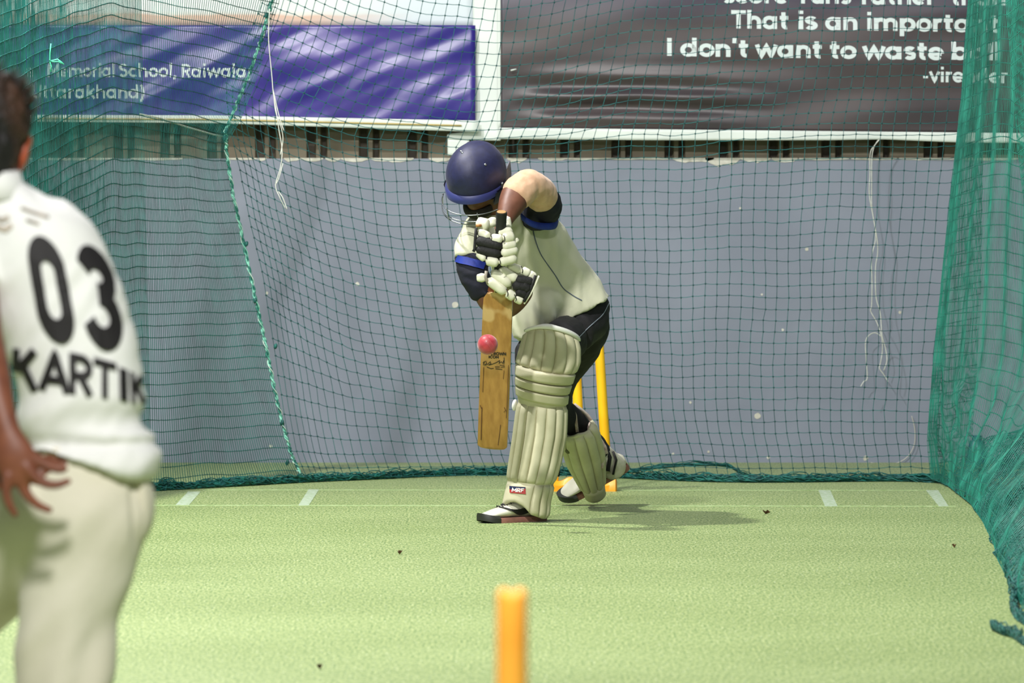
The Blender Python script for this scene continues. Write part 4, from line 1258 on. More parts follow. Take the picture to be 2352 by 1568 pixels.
# bat
B0, B1 = at(1131, 1030, 21.90), at(1152, 487, 21.62)
bat = thing('cricket_bat', 'worn tan cricket bat with black grip held upright by the batsman', 'bat', tuple(B0))
ba = (B1 - B0).normalized(); BL = (B1 - B0).length
bn = Vector((-0.16, -1, 0)); bn = (bn - ba * bn.dot(ba)).normalized(); bx = ba.cross(bn) * 1
if bx.x < 0: bx = -bx
W_ = lambda x, y, z: B0 + bx * x + bn * y + ba * z
BLADE = 0.575 * BL / 0.86
mb = MB(); rings = []
for t, hw, fl, bk in [(0.0, 0.030, 0.006, -0.006), (0.006, 0.044, 0.010, -0.010), (0.02, 0.0535, 0.012, -0.014), (0.2, 0.054, 0.013, -0.030), (0.35, 0.054, 0.013, -0.034), (0.7, 0.0535, 0.013, -0.022), (0.9, 0.053, 0.013, -0.016), (0.955, 0.051, 0.014, -0.016), (0.985, 0.040, 0.015, -0.017), (1.0, 0.020, 0.016, -0.017), (1.03, 0.0165, 0.0165, -0.0165)]:
    z = t * BLADE
    rings.append([W_(-hw, -0.004, z), W_(-hw, fl - 0.004, z), W_(-hw * 0.86, fl - 0.0005, z), W_(-hw * 0.3, fl + 0.0015, z), W_(hw * 0.3, fl + 0.0015, z), W_(hw * 0.86, fl - 0.0005, z), W_(hw, fl - 0.004, z), W_(hw, -0.004, z), W_(hw * 0.4, bk * 0.8, z), W_(0, bk, z), W_(-hw * 0.4, bk * 0.8, z)])
mb.loft(rings)
def willow():
    m = mat('worn_willow', 'a67c3e', 0.42, '8e652e', 9, 4, stretch=(6, 6, 0.7), lo=0.3, hi=0.7, bump=0.1, bscale=30, coat=0.25)
    nt = m.node_tree; b = nt.nodes['Principled BSDF']
    src = b.inputs['Base Color'].links[0].from_socket
    tc = nt.nodes['Texture Coordinate'] if 'Texture Coordinate' in nt.nodes else [n for n in nt.nodes if n.type == 'TEX_COORD'][0]
    n = nt.nodes.new('ShaderNodeTexNoise'); n.inputs['Scale'].default_value = 9; n.inputs['Detail'].default_value = 2
    nt.links.new(tc.outputs['Object'], n.inputs['Vector'])
    sep = nt.nodes.new('ShaderNodeSeparateXYZ'); nt.links.new(tc.outputs['Object'], sep.inputs[0])
    mr = nt.nodes.new('ShaderNodeMapRange'); mr.inputs['From Min'].default_value = at(1140, 860, 21.8).z; mr.inputs['From Max'].default_value = at(1140, 720, 21.75).z
    nt.links.new(sep.outputs['Z'], mr.inputs['Value'])
    mu = nt.nodes.new('ShaderNodeMath'); mu.operation = 'MULTIPLY'
    r = nt.nodes.new('ShaderNodeValToRGB'); r.color_ramp.elements[0].position = 0.47; r.color_ramp.elements[1].position = 0.53
    nt.links.new(n.outputs['Fac'], r.inputs[0]); nt.links.new(r.outputs[0], mu.inputs[0]); nt.links.new(mr.outputs[0], mu.inputs[1])
    x = nt.nodes.new('ShaderNodeMix'); x.data_type = 'RGBA'
    nt.links.new(mu.outputs[0], x.inputs['Factor']); nt.links.new(src, x.inputs['A']); x.inputs['B'].default_value = C('b99a66')
    nt.links.new([o for o in x.outputs if o.type == 'RGBA'][0], b.inputs['Base Color'])
    return m
blade = obj('blade', mb, willow(), bat, auto=35)
mb = MB(); rings = []
for k in range(41):
    z = BLADE * 1.0 + (BL - BLADE * 1.0) * k / 40
    rr = 0.0185 + 0.0008 * (k % 2) + (0.001 if k > 37 else 0)
    rings.append([W_(cos(2 * pi * j / 20) * rr, sin(2 * pi * j / 20) * rr * 1.05, z) for j in range(20)])
mb.loft(rings); obj('grip', mb, mat('black_rubber_grip', '0c0c0d', 0.6), bat, auto=50)
mb = MB(); mb.loft([[W_(cos(2 * pi * j / 20) * rr, sin(2 * pi * j / 20) * rr, BL + h) for j in range(20)] for rr, h in [(0.0165, -0.002), (0.0165, 0.002), (0.013, 0.0035), (0.005, 0.002)]])
obj('handle_end', mb, mat('cane_end', 'b08a5a', 0.6, '94703f', 120, 2), bat, auto=50, label='bare tan handle end')
def on_face(px, py, lift=0.0016):
    d = (at(px, py, 20) - CAMPOS).normalized()
    t = (B0 + bn * 0.0145 - CAMPOS).dot(bn) / d.dot(bn)
    return CAMPOS + d * t + bn * lift
mb = MB(); pts = [(1124, 652), (1150, 655), (1168, 666), (1160, 676), (1140, 672), (1120, 668)]
mb.add([on_face(x, y) for x, y in pts], [tuple(range(6))]); obj('sticker', mb, mat('worn_red_sticker', '8c2a2e', 0.6, 'a4533f', 80, 2), bat, smooth=False, recalc=False, label='torn red sticker remnant')
M_ink = mat('black_ink', '1d160e', 0.7)
mb = MB()
for s, x0, x1, base, cap in [('CROWN', 1127, 1163, 815, 7), ('ICON', 1122, 1146, 822, 6)]:
    W = text_width(s)
    lettering(mb, s, lambda u, v: on_face(x0 + u * (x1 - x0) / W, base + (u * (x1 - x0) / W) * 0.02 - v * cap / 7), 1.6, 2.0)
for pl in ([(1109, 833), (1116, 829), (1118, 834), (1112, 838), (1120, 836), (1126, 830), (1128, 834), (1122, 838), (1130, 836), (1140, 832), (1148, 827), (1146, 834), (1152, 830), (1154, 834), (1158, 826), (1157, 836)],
           [(1112, 829), (1110, 838)], [(1148, 838), (1159, 839)], [(1150, 843), (1160, 842)], [(1118, 842), (1128, 846), (1134, 845)], [(1138, 846), (1154, 848)], [(1137, 842), (1148, 842)], [(1158, 820), (1158, 833)]):
    q = ribbon(resample(pl, 2.0), 1.3)
    for (a, b), (c, d) in zip(q[:-1], q[1:]): mb.add([on_face(*a), on_face(*b), on_face(*d), on_face(*c)], [(0, 1, 2, 3)])
obj('lettering', mb, M_ink, bat, smooth=False, recalc=False, label='black print and signature marks')
M_crack = mat('dark_crack', '563819', 0.8)
for pl, w in (([(1111, 842), (1110, 870), (1109, 900)], 1.6), ([(1107, 935), (1106, 970), (1105, 1010)], 2.6), ([(1150, 975), (1147, 1000), (1144, 1022)], 2.0), ([(1158, 850), (1156, 870)], 1.4), ([(1158, 935), (1162, 942), (1157, 946)], 1.8), ([(1103, 930), (1106, 938)], 2.2), ([(1168, 838), (1166, 900), (1163, 960)], 1.8)):
    mb = MB(); q = ribbon(resample(pl, 4.0), w * 0.75)
    for (a, b), (c, d) in zip(q[:-1], q[1:]): mb.add([on_face(*a, 0.0012), on_face(*b, 0.0012), on_face(*d, 0.0012), on_face(*c, 0.0012)], [(0, 1, 2, 3)])
    obj('crack', mb, M_crack, bat, smooth=False, recalc=False, label='dark crack along the blade')
# ------------------------------------------------------------------ batting gloves
M_glove = mat('white_glove_leather', 'd9d8c4', 0.55, 'cbcab4', 25, 3, bump=0.08)
M_gpad = mat('black_glove_mesh', '0a0a0b', 0.75, '151516', 120, 2, bump=0.2)
def px_sausage(a, b, r, Ya, Yb=None, flat=0.9, r1=None):
    Yb = Ya if Yb is None else Yb
    return sausage(at(a[0], a[1], Ya), at(b[0], b[1], Yb), r * 1.14 * Ya / FPX, (r1 or r) * 1.14 * Ya / FPX, 14, flat)
def glove(label, core, rolls, pads, extras):
    mb = MB()
    for (a, b, r, Y) in core:
        s_ = px_sausage(a, b, r, Y); mb.add(s_.v, s_.f)
    g = obj('batting_glove', remesh(mb, 0.004, 3), M_glove, bm_root, label=label)
    for (a, b, r, Ya, Yb) in rolls:
        obj('finger_roll', px_sausage(a, b, r, Ya, Yb), M_glove, g)
    for (a, b, r, Ya, Yb) in pads:
        obj('mesh_back', px_sausage(a, b, r, Ya, Yb), M_gpad, g, label='black mesh on the back of the glove')
    for nm, m, lab, mbx in extras: obj(nm, mbx, m, g, label=lab)
    return g
GY = 21.62
def stitch(px, py, h, Y, tilt=0):
    mb = MB(); mb.tube([at(px + tilt * k * 0.5 + 2.2 * (1 - k * k), py + h * k, Y - 0.004 * (1 - k * k)) for k in (-1, -0.5, 0, 0.5, 1)], 0.0016, 5); return mb
def px_band(seq, Y, w, m_depth=0.006):
    mb = MB(); rings = []
    for k, (x, y) in enumerate(seq):
        q = seq[min(k + 1, len(seq) - 1)]; p = seq[max(k - 1, 0)]
        L = math.hypot(q[0] - p[0], q[1] - p[1]); nx, ny = -(q[1] - p[1]) / L * w / 2, (q[0] - p[0]) / L * w / 2
        rings.append([at(x + nx, y + ny, Y), at(x - nx, y - ny, Y), at(x - nx, y - ny, Y + m_depth), at(x + nx, y + ny, Y + m_depth)])
    return mb.loft(rings)
glove('white and black batting glove of the top hand',
      [((1100, 535), (1100, 580), 9, 21.67), ((1104, 540), (1140, 540), 19, 21.72), ((1108, 565), (1150, 570), 19, 21.72), ((1112, 590), (1160, 590), 14, 21.72), ((1102, 516), (1128, 518), 14, 21.70), ((1128, 498), (1134, 522), 10, 21.74), ((1150, 540), (1172, 575), 16, 21.71), ((1166, 503), (1167, 530), 8, 21.74)],
      [((1093, 511), (1124, 518), 13, GY + 0.03, GY + 0.02), ((1127, 501), (1131, 522), 12, 21.67, 21.66),
       ((1098, 530), (1125, 546), 9.5, GY + 0.02, GY), ((1126, 547), (1155, 550), 10, GY, GY - 0.005), ((1154, 547), (1181, 541), 11.5, GY - 0.003, GY + 0.012), ((1142, 533), (1178, 530), 8.5, GY + 0.012, GY + 0.014),
       ((1153, 566), (1186, 559), 9.5, GY - 0.005, GY + 0.015), ((1150, 582), (1190, 572), 9.5, GY - 0.005, GY + 0.018), ((1181, 549), (1188, 558), 7, GY + 0.02, GY + 0.02),
       ((1095, 580), (1115, 597), 7, GY + 0.01, GY), ((1115, 598), (1146, 604), 9.5, GY, GY - 0.004), ((1145, 603), (1188, 592), 9.5, GY - 0.004, GY + 0.016),
       ((1164, 496), (1168, 527), 7.5, 21.72, 21.71)],
      [((1090, 551), (1156, 566), 11.5, GY + 0.004, GY - 0.004), ((1091, 571), (1152, 583), 10, GY + 0.004, GY - 0.004), ((1105, 590), (1135, 594), 6, GY + 0.008, GY + 0.004)],
      [('cuff', M_gpad, 'black wrist edge', px_band([(1094, 523), (1092, 545), (1090, 572), (1087, 578)], GY - 0.004, 7, 0.02)),
       ('cuff_tab', mat('tan_tab', 'b98545', 0.6, '8e5c2a', 90, 2), 'tan tab', px_band([(1093, 518), (1106, 518)], GY - 0.004, 6)),
       ('stitching', M_gpad, 'black gap', stitch(1127, 547, 9, GY - 0.012)), ('stitching', M_gpad, 'black gap', stitch(1157, 549, 9, GY - 0.016)),
       ('stitching', M_gpad, 'black gap', stitch(1117, 598, 7, GY - 0.008)), ('stitching', M_gpad, 'black gap', stitch(1147, 604, 9, GY - 0.016)),
       ('mark', mat('dark_green_mark', '2e4038', 0.6), 'dark printed mark', px_band([(1165, 505), (1166, 515), (1164, 524)], 21.705, 4))])
GY2 = 21.66
glove('white and black batting glove of the bottom hand',
      [((1130, 640), (1175, 650), 18, 21.72), ((1150, 625), (1205, 640), 15, 21.73), ((1160, 660), (1205, 675), 15, 21.73), ((1190, 650), (1222, 655), 20, 21.75)],
      [((1106, 627), (1107, 648), 10.5, GY2 + 0.01, GY2 + 0.01),
       ((1118, 640), (1164, 673), 10.5, GY2, GY2), ((1163, 671), (1183, 684), 10, GY2, GY2 + 0.005), ((1182, 683), (1201, 692), 9, GY2 + 0.005, GY2 + 0.015),
       ((1128, 622), (1174, 656), 10.5, GY2 + 0.006, GY2), ((1144, 616), (1190, 644), 10.5, GY2 + 0.014, GY2 + 0.006),
       ((1165, 609), (1200, 622), 9, GY2 + 0.02, GY2 + 0.014), ((1197, 619), (1217, 630), 9, GY2 + 0.014, GY2 + 0.018), ((1214, 628), (1229, 638), 9, GY2 + 0.018, GY2 + 0.026)],
      [((1183, 641), (1226, 648), 9.5, GY2, GY2 + 0.01), ((1176, 654), (1222, 662), 10.5, GY2 - 0.002, GY2 + 0.01), ((1184, 668), (1212, 678), 9.5, GY2, GY2 + 0.012), ((1200, 648), (1215, 670), 10, GY2 + 0.004, GY2 + 0.008)],
      [('cuff', M_gpad, 'black wrist edge', px_band([(1230, 632), (1224, 652), (1214, 673), (1203, 693)], GY2 - 0.004, 7, 0.03)),
       ('cuff', M_glove, 'white wrist piping', px_band([(1238, 633), (1230, 653), (1219, 675), (1204, 698)], GY2 - 0.002, 4, 0.03)),
       ('thumb_band', mat('grey_band', '8d8578', 0.6), 'grey band', px_band([(1117, 622), (1115, 636), (1121, 652)], GY2 - 0.012, 7, 0.03)),
       ('stitching', M_gpad, 'black gap', stitch(1164, 672, 9, GY2 - 0.017, 3)), ('stitching', M_gpad, 'black gap', stitch(1183, 684, 8, GY2 - 0.011, 3)), ('stitching', M_gpad, 'black gap', stitch(1198, 619, 8, GY2 + 0.001, 2))])

# ------------------------------------------------------------------ leg pads
M_pad = mat('cream_pad', 'c2bea2', 0.7, 'aeaa8b', 7, 4, bump=0.1, bscale=40)
M_padw = mat('white_pad_rim', 'e2e2dc', 0.6)
def S_front(theta, py):
    E = [(745, 1207, 1312), (758, 1206, 1316), (775, 1203, 1324), (800, 1196, 1330), (832, 1187, 1330), (858, 1186, 1320), (882, 1186, 1312), (905, 1188, 1304), (928, 1190, 1301), (1000, 1181, 1298), (1060, 1172, 1286), (1110, 1164, 1272), (1150, 1155, 1262), (1195, 1150, 1258)]
    ys = [e[0] for e in E]
    L = interp(py, ys, [e[1] for e in E]); R = interp(py, ys, [e[2] for e in E])
    c = at((L + R) / 2, py, interp(py, [745, 860, 930, 1190], [22.06, 22.05, 22.10, 22.08]))
    hw = (R - L) / 2 * c.y / FPX
    D = interp(py, [745, 860, 1000, 1190], [0.085, 0.10, 0.085, 0.075])
    return Vector((c.x + sin(theta) * hw, c.y - cos(theta) * D, c.z)), Vector((sin(theta), -cos(theta), 0))
def S_back(theta, v):
    # v 0 knee .. 1 instep
    px, py = 1324 + 42 * v, 978 + 152 * v
    c = at(px, py, 22.80 + 0.33 * v)
    hw = interp(v, [0, 0.15, 0.5, 0.85, 1.0], [36, 46, 44, 30, 26]) * c.y / FPX
    side = (Vector((1, 0, 0.28))).normalized()
    out = Vector((0.12, -0.80, -0.55)).normalized()
    D = interp(v, [0, 0.3, 1], [0.075, 0.08, 0.06])
    return c + side * (sin(theta) * hw) + out * (cos(theta) * D - 0.02), (side * sin(theta) + out * cos(theta)).normalized()
def pad_roll(S, t0, t1, y0, y1, bulge, nx=7, ny=14, back=0.012, round_ends=True):
    """padded roll between two angles; y0,y1 functions of the angle"""
    mb = MB(); front, rear = [], []
    for i in range(ny + 1):
        b = i / ny
        fr, re = [], []
        for j in range(nx + 1):
            a = j / nx
            th = t0 + (t1 - t0) * a
            y = y0(th) + (y1(th) - y0(th)) * b
            p, nrm = S(th, y)
            h = bulge * (1 - abs(2 * a - 1) ** 2.4) ** 0.6
            if round_ends: h *= (1 - abs(2 * b - 1) ** 10) ** 0.5
            fr.append(p + nrm * h); re.append(p - nrm * back)
        front.append(fr); rear.append(re)
    W = nx + 1; N = W * (ny + 1)
    vs = [p for r in front for p in r] + [p for r in rear for p in r]
    fs = []
    for i in range(ny):
        for j in range(nx):
            a = i * W + j
            fs.append((a, a + 1, a + W + 1, a + W)); fs.append((a + N, a + W + N, a + W + 1 + N, a + 1 + N))
    for i in range(ny):
        for j in (0, nx):
            a = i * W + j; fs.append((a, a + W, a + W + N, a + N))
    for j in range(nx):
        for i in (0, ny):
            a = i * W + j; fs.append((a, a + 1, a + 1 + N, a + N))
    return mb.add(vs, fs)
def shell(S, y0, y1, th=1.75, ny=30, nx=24, thick=0.012, off=-0.004):
    return pad_roll(S, -th, th, y0, y1, 0.0, nx, ny, thick, False)
curve = lambda l, m, r: (lambda th: l + (r - l) * ((sin(th) + 1) / 2) + (m - (l + r) / 2) * cos(th))
K = [curve(833, 853, 857), curve(860, 880, 882), curve(882, 902, 905), curve(905, 926, 928)]
top_c = curve(770, 754, 784)
bot_c = lambda th: interp(th, [-1.75, -1.3, -0.9, -0.5, -0.1, 0.3, 1.0, 1.75], [1168, 1164, 1152, 1150, 1160, 1180, 1190, 1188])
fp = obj('leg_pad', shell(S_front, top_c, bot_c), M_pad, bm_root, label='cream batting pad on the front leg, with a small red and navy badge')
NC = 7
ths = [-1.45 + 2.9 * k / NC for k in range(NC + 1)]
for k in range(NC):
    obj('pad_roll', pad_roll(S_front, ths[k], ths[k + 1], top_c, K[0], 0.011), M_pad, fp)
for k in range(3):
    obj('knee_roll', pad_roll(S_front, -1.6, 1.6, K[k], K[k + 1], 0.0, 26, 8, 0.008, False) if False else pad_roll(lambda th, y: S_front(th, y), -1.6, 1.6, K[k], K[k + 1], 0.016, 26, 8), M_pad, fp)
low_t = curve(922, 932, 930)
mid_c = lambda th: 1108 + 5 * sin(th)
for k in range(NC):
    e = mid_c if k < 4 else (lambda th: 1111)
    obj('pad_roll', pad_roll(S_front, ths[k], ths[k + 1], low_t, e, 0.011, 7, 18), M_pad, fp)
    if k >= 4: obj('pad_roll', pad_roll(S_front, ths[k], ths[k + 1], lambda th: 1112, bot_c, 0.010, 7, 10), M_pad, fp)
obj('instep_panel', pad_roll(S_front, ths[0], ths[4], lambda th: mid_c(th) + 3, bot_c, 0.007, 16, 10), M_pad, fp, label='flat cream panel over the instep')
mb = MB(); rings = []
for k in range(25):
    th = -1.15 + 2.7 * k / 24
    p, nrm = S_front(th, top_c(th))
    w = 0.016 * (0.35 + 0.65 * cos(0.8 * (th - 0.3)) ** 2)
    rings.append([p + nrm * 0.012, p + nrm * 0.012 + Vector((0, 0, w)), p - nrm * 0.02 + Vector((0, 0, w * 1.2)), p - nrm * 0.02 - Vector((0, 0, 0.004))])
mb.loft(rings); obj('top_rim', mb, M_padw, fp, label='bright white top rim')
# badge
def pad_pt(px, py, lift):
    def f(th): return S_front(th, py)[0]
    best = min(range(-150, 151), key=lambda k: abs(f(k / 100).x - at(px, py, f(k / 100).y).x))
    p, nrm = S_front(best / 100, py); return p + nrm * lift
def pad_patch(x0, y0, x1, y1, lift, sk=0.0):
    mb = MB(); n = 6
    g = [[pad_pt(x0 + (x1 - x0) * i / n, y0 + (y1 - y0) * j / 2 + sk * (i / n), lift) for i in range(n + 1)] for j in range(3)]
    return mb.loft(g, closed=False)
obj('badge', pad_patch(1175, 1113.5, 1208, 1129, 0.0100, 2.5), mat('badge_red', 'a02a2c', 0.55), fp, recalc=False, label='dark red badge')
obj('badge', pad_patch(1175, 1113.5, 1190, 1121, 0.0106, 1.0), mat('badge_navy', '1c2448', 0.55), fp, recalc=False, label='navy corner of the badge')
obj('badge', pad_patch(1190, 1114.5, 1208, 1118, 0.0106, 1.0), mat('badge_navy2', '1c2448', 0.55), fp, recalc=False, label='navy corner of the badge')
mb = MB(); W = text_width('MRF')
lettering(mb, 'MRF', lambda u, v: pad_pt(1179 + u * 25 / W + v * 0.25, 1126.5 + u * 25 / W * 0.05 - v * 9 / 7, 0.0114), 1.5, 2.0)
obj('lettering', mb, mat('badge_white', 'd8d8d4', 0.5), fp, smooth=False, recalc=False)
mb = MB(); mb.ell(at(1182, 930, 22.1), [Vector((0.010, 0, 0)), Vector((0, 0.016, 0)), Vector((0.002, 0, 0.021))], 14, 10)
obj('strap_loop', mb, M_padw, fp, label='white strap loop at the side')
obj('strap', px_band([(1276, 1062), (1273, 1080), (1267, 1102)], 22.2, 11, 0.006), mat('grey_brown_strap', '5f554c', 0.8), fp, label='grey brown strap tail')
obj('strap', px_band([(1283, 1078), (1281, 1094)], 22.19, 8, 0.006), M_black, fp, label='black strap end')
for (y) in (960, 1050):
    mb = MB(); mb.tube([S_front(th, y)[0] + Vector((0, 0.0, 0)) if abs(th) <= 1.75 else Vector((0, 0, 0)) for th in (1.6, 1.75)] + [S_front(1.75, y)[0] + Vector((-0.02, 0.06, 0)), S_front(0, y)[0] + Vector((0, 0.19, 0)), S_front(-1.75, y)[0] + Vector((0.02, 0.06, 0)), S_front(-1.7, y)[0]], 0.007, 6)
    obj('strap', mb, mat('strap_cream', 'bdb79a', 0.8), fp)
# back pad
bp_ = obj('leg_pad', shell(S_back, lambda th: 0.0 + 0.06 * abs(sin(th)), lambda th: 1.0), M_pad, bm_root, label='cream batting pad on the trailing leg, in shade')
tb = [-1.4 + 2.8 * k / 5 for k in range(6)]
for k in range(5):
    obj('pad_roll', pad_roll(S_back, tb[k], tb[k + 1], lambda th: 0.04, lambda th: 0.95, 0.010), M_pad, bp_)
obj('instep_panel', pad_roll(S_back, -1.2, 1.2, lambda th: 0.88, lambda th: 1.06, 0.010, 12, 6), M_pad, bp_)
mb = MB(); p, nrm = S_back(-0.75, 0.22); t1 = nrm.orthogonal().normalized()
mb.ell(p + nrm * 0.010, [t1 * 0.010, nrm.cross(t1) * 0.010, nrm * 0.003], 14, 8); obj('pad_button', mb, mat('dark_olive_stud', '4b4a2c', 0.6), bp_, label='dark stud')
M_strap = mat('pinkish_white_strap', 'c9beb2', 0.7, 'a88f88', 60, 2)
for seq, Y, w in (([(1318, 928), (1334, 940), (1350, 954), (1362, 972), (1366, 990)], 22.86, 8), ([(1316, 940), (1322, 955), (1324, 975), (1326, 992)], 22.80, 7), ([(1352, 996), (1352, 980), (1356, 970)], 22.86, 6),
                  ([(1370, 995), (1380, 1010), (1390, 1026), (1394, 1042)], 22.98, 7), ([(1378, 1038), (1386, 1058), (1382, 1075)], 22.96, 7)):
    obj('strap', px_band(seq, Y, w, 0.008), M_strap, bp_, label='pinkish white strap')
# shoes
fh = on_floor(1247, 1196)
make_shoe(bm_root, Vector((fh.x, 22.16, 0)), Vector((-0.80, -0.60, 0)), (0, 0, 1), 0.285, 'white and black shoe planted on the front foot')
toe = on_floor(1290, 1161)
hd = (at(1448, 1074, 23.24) - Vector((toe.x, 23.20, 0.0)))
fw = -hd.normalized()
upv = Vector((fw.z, -0.35, -fw.x)) if fw.x < 0 else Vector((0, 0, 1))
heel = Vector((toe.x, 23.20, 0.016)) - fw * 0.288
make_shoe(bm_root, heel, fw, Vector((0.35, -0.30, 0.9)), 0.29, 'white and black shoe of the trailing foot, heel lifted')

mb = MB(); limb(mb, [(1378, 1046, 23.09, 31, 31), (1394, 1060, 23.12, 30, 30), (1410, 1073, 23.15, 30, 30)], sub=4)
obj('sock', mb, mat('white_sock', 'cfcbbd', 0.9, 'b5b0a0', 30, 2, bump=0.2), bm_root, label='white sock at the lifted ankle')
obj('strap', px_band([(1392, 1030), (1401, 1050), (1396, 1082)], 23.05, 9, 0.03), M_black, bp_, label='black ankle strap')
obj('strap', px_band([(1408, 1036), (1416, 1056), (1408, 1090)], 23.07, 5, 0.03), M_black, bp_, label='black ankle strap')
# ------------------------------------------------------------------ bowler, back to the camera
YBW = 11.5
bw = thing('person', 'bowler seen from behind in cream whites with a black 03 on his shirt', 'person', tuple(at(165, 1880, YBW) * 1.0))
bw.location.z = 0
def B(x, y, a, d, dY=0.0): return (x, y, YBW + dY, a, d)
bb = MB()
limb(bb, [B(186, 1090, 96, 92), B(190, 1000, 96, 92), B(182, 900, 104, 96), B(160, 780, 122, 108), B(115, 660, 128, 108), B(70, 560, 120, 104), B(25, 480, 66, 70)])
limb(bb, [B(12, 490, 60, 62), B(-16, 425, 52, 58), B(-26, 370, 62, 72)], sub=4)
limb(bb, [B(170, 1080, 112, 112), B(165, 1180, 118, 120), B(165, 1300, 92, 100), B(160, 1450, 72, 82), B(152, 1560, 62, 72), B(150, 1650, 60, 70), B(152, 1780, 42, 50), B(155, 1860, 40, 44)])
limb(bb, [B(90, 1090, 100, 105), B(40, 1200, 100, 110, 0.04), B(-40, 1330, 88, 100, 0.12), B(-120, 1460, 74, 84, 0.22), B(-140, 1600, 60, 66, 0.12), B(-150, 1740, 46, 50, 0.0), B(-158, 1850, 40, 42, -0.06)])
# left arm hanging back with an open hand
limb(bb, [B(-70, 540, 62, 70), B(-62, 640, 56, 60, -0.05), B(-40, 760, 46, 48, -0.12), B(-18, 860, 42, 42, -0.19), B(-2, 930, 36, 34, -0.22), B(16, 990, 32, 26, -0.24), B(32, 1040, 46, 24, -0.25), B(40, 1080, 48, 22, -0.25), B(38, 1104, 36, 18, -0.25)], sub=5)
FN = [[(62, 1036, 15), (94, 1062, 13), (124, 1075, 11.5), (151, 1078, 9)], [(60, 1072, 15), (90, 1103, 13), (126, 1114, 11.5), (158, 1104, 9)], [(44, 1100, 15), (62, 1136, 13), (88, 1160, 11), (116, 1172, 9)],
      [(18, 1092, 14), (14, 1130, 12.5), (22, 1160, 11), (36, 1182, 9)], [(22, 1020, 15), (-2, 1060, 14), (-8, 1092, 12), (-2, 1120, 9)]]
for k, F in enumerate(FN):
    limb(bb, [B(x, y, r, r, -0.25 - 0.010 * (k % 2) + (0.03 if k == 4 else 0)) for x, y, r in F], n=10, sub=3)
# right arm reaching forward, hidden by the back
limb(bb, [B(165, 560, 60, 66, 0.04), B(190, 640, 52, 56, 0.22), B(170, 720, 44, 46, 0.36), B(110, 700, 38, 38, 0.46), B(60, 660, 32, 30, 0.52), B(40, 640, 30, 22, 0.54)], sub=4)
for dx, dy in ((-28, -22), (-34, -8), (-34, 6), (-28, 18), (4, -30)):
    limb(bb, [B(40, 640, 13, 13, 0.54), B(40 + dx * 0.6, 640 + dy, 12, 12, 0.57), B(40 + dx, 640 + dy * 1.4, 9, 9, 0.56)], n=8, sub=3)
BHC = at(-34, 326, YBW + 0.02)
bf, bu, br_ = head_pieces(bb, BHC, (-0.16, 0.95, -0.20), (0.17, 0.16, 0.97), 1.0)
bme = remesh(bb, 0.0045, 4)
M_skin2 = mat('tanned_skin', '7d4a34', 0.5, '6b3d2b', 20, 3, spec=0.4)
obj('body', bme, M_skin2, bw)
eyes(bw, BHC, bf, bu, br_, 1.0, M_eye, M_iris)
M_ear = mat('reddish_ear_skin', 'a85030', 0.5, '8e4228', 30, 2)
for sg in (1, -1):
    mb = MB()
    for (fo, uo, ro, a, b, c) in ((-0.012, -0.010, 0.075, 0.021, 0.034, 0.010), (-0.014, 0.012, 0.078, 0.016, 0.016, 0.009), (-0.006, -0.034, 0.073, 0.011, 0.012, 0.008)):
        mb.ell(BHC + bf * fo + bu * uo + br_ * ro * sg, [bf * a, br_ * c, bu * b], 12, 8)
    obj('ear', remesh(mb, 0.004, 3), M_ear, bw, label='reddish ear')
# hair: short crop, longer and lighter at the crown
hm = MB()
E = lambda off, a: hm.ell(BHC + bf * off[0] + bu * off[1] + br_ * off[2], [bf * a[0], br_ * a[2], bu * a[1]], 24, 16)
E((-0.016, 0.040, 0), (0.098, 0.094, 0.080)); E((-0.030, -0.012, 0), (0.076, 0.070, 0.068)); E((-0.040, -0.052, 0), (0.050, 0.045, 0.052)); E((0.02, 0.098, 0), (0.074, 0.045, 0.062))
hme = remesh(hm, 0.005, 3)
displace(hme, lambda c, n: 0.005 * noise.noise(c * 55) + 0.004 * noise.noise(Vector((c.x * 120, c.y * 120, c.z * 40))))
M_hair = mat('black_brown_hair', '080504', 0.7, '4a2d18', 7, 3, stretch=(1, 1, 0.6), lo=0.5, hi=0.75, bump=0.5, bscale=120)
hair = obj('hair', hme, M_hair, bw)
tr_h = bvh_of(hme)
mb = MB(); r5 = random.Random(5)
for k in range(260):
    d = (br_ * r5.uniform(-1, 1) + bu * r5.uniform(0.15, 1.1) + bf * r5.uniform(-1, 0.6)).normalized()
    o_ = BHC + bu * 0.02
    h = tr_h.ray_cast(o_ + d * 0.3, -d)
    if h[0] is None: continue
    p = h[0]; t = (d * 0.7 + bu * 0.5 + Vector((r5.uniform(-.4, .4), r5.uniform(-.4, .4), 0))).normalized()
    L = r5.uniform(0.010, 0.024) * (1.3 if d.dot(bu) > 0.5 else 0.7)
    mb.tube([p - t * 0.004, p + t * L * 0.6, p + t * L + Vector((0, 0, -0.003))], [0.0016, 0.0012, 0.0004], 4)
obj('hair_tufts', mb, mat('brown_hair_tips', '3a2415', 0.5, '17100b', 30, 2), hair, label='lighter brown tips at the crown')['kind'] = 'stuff'

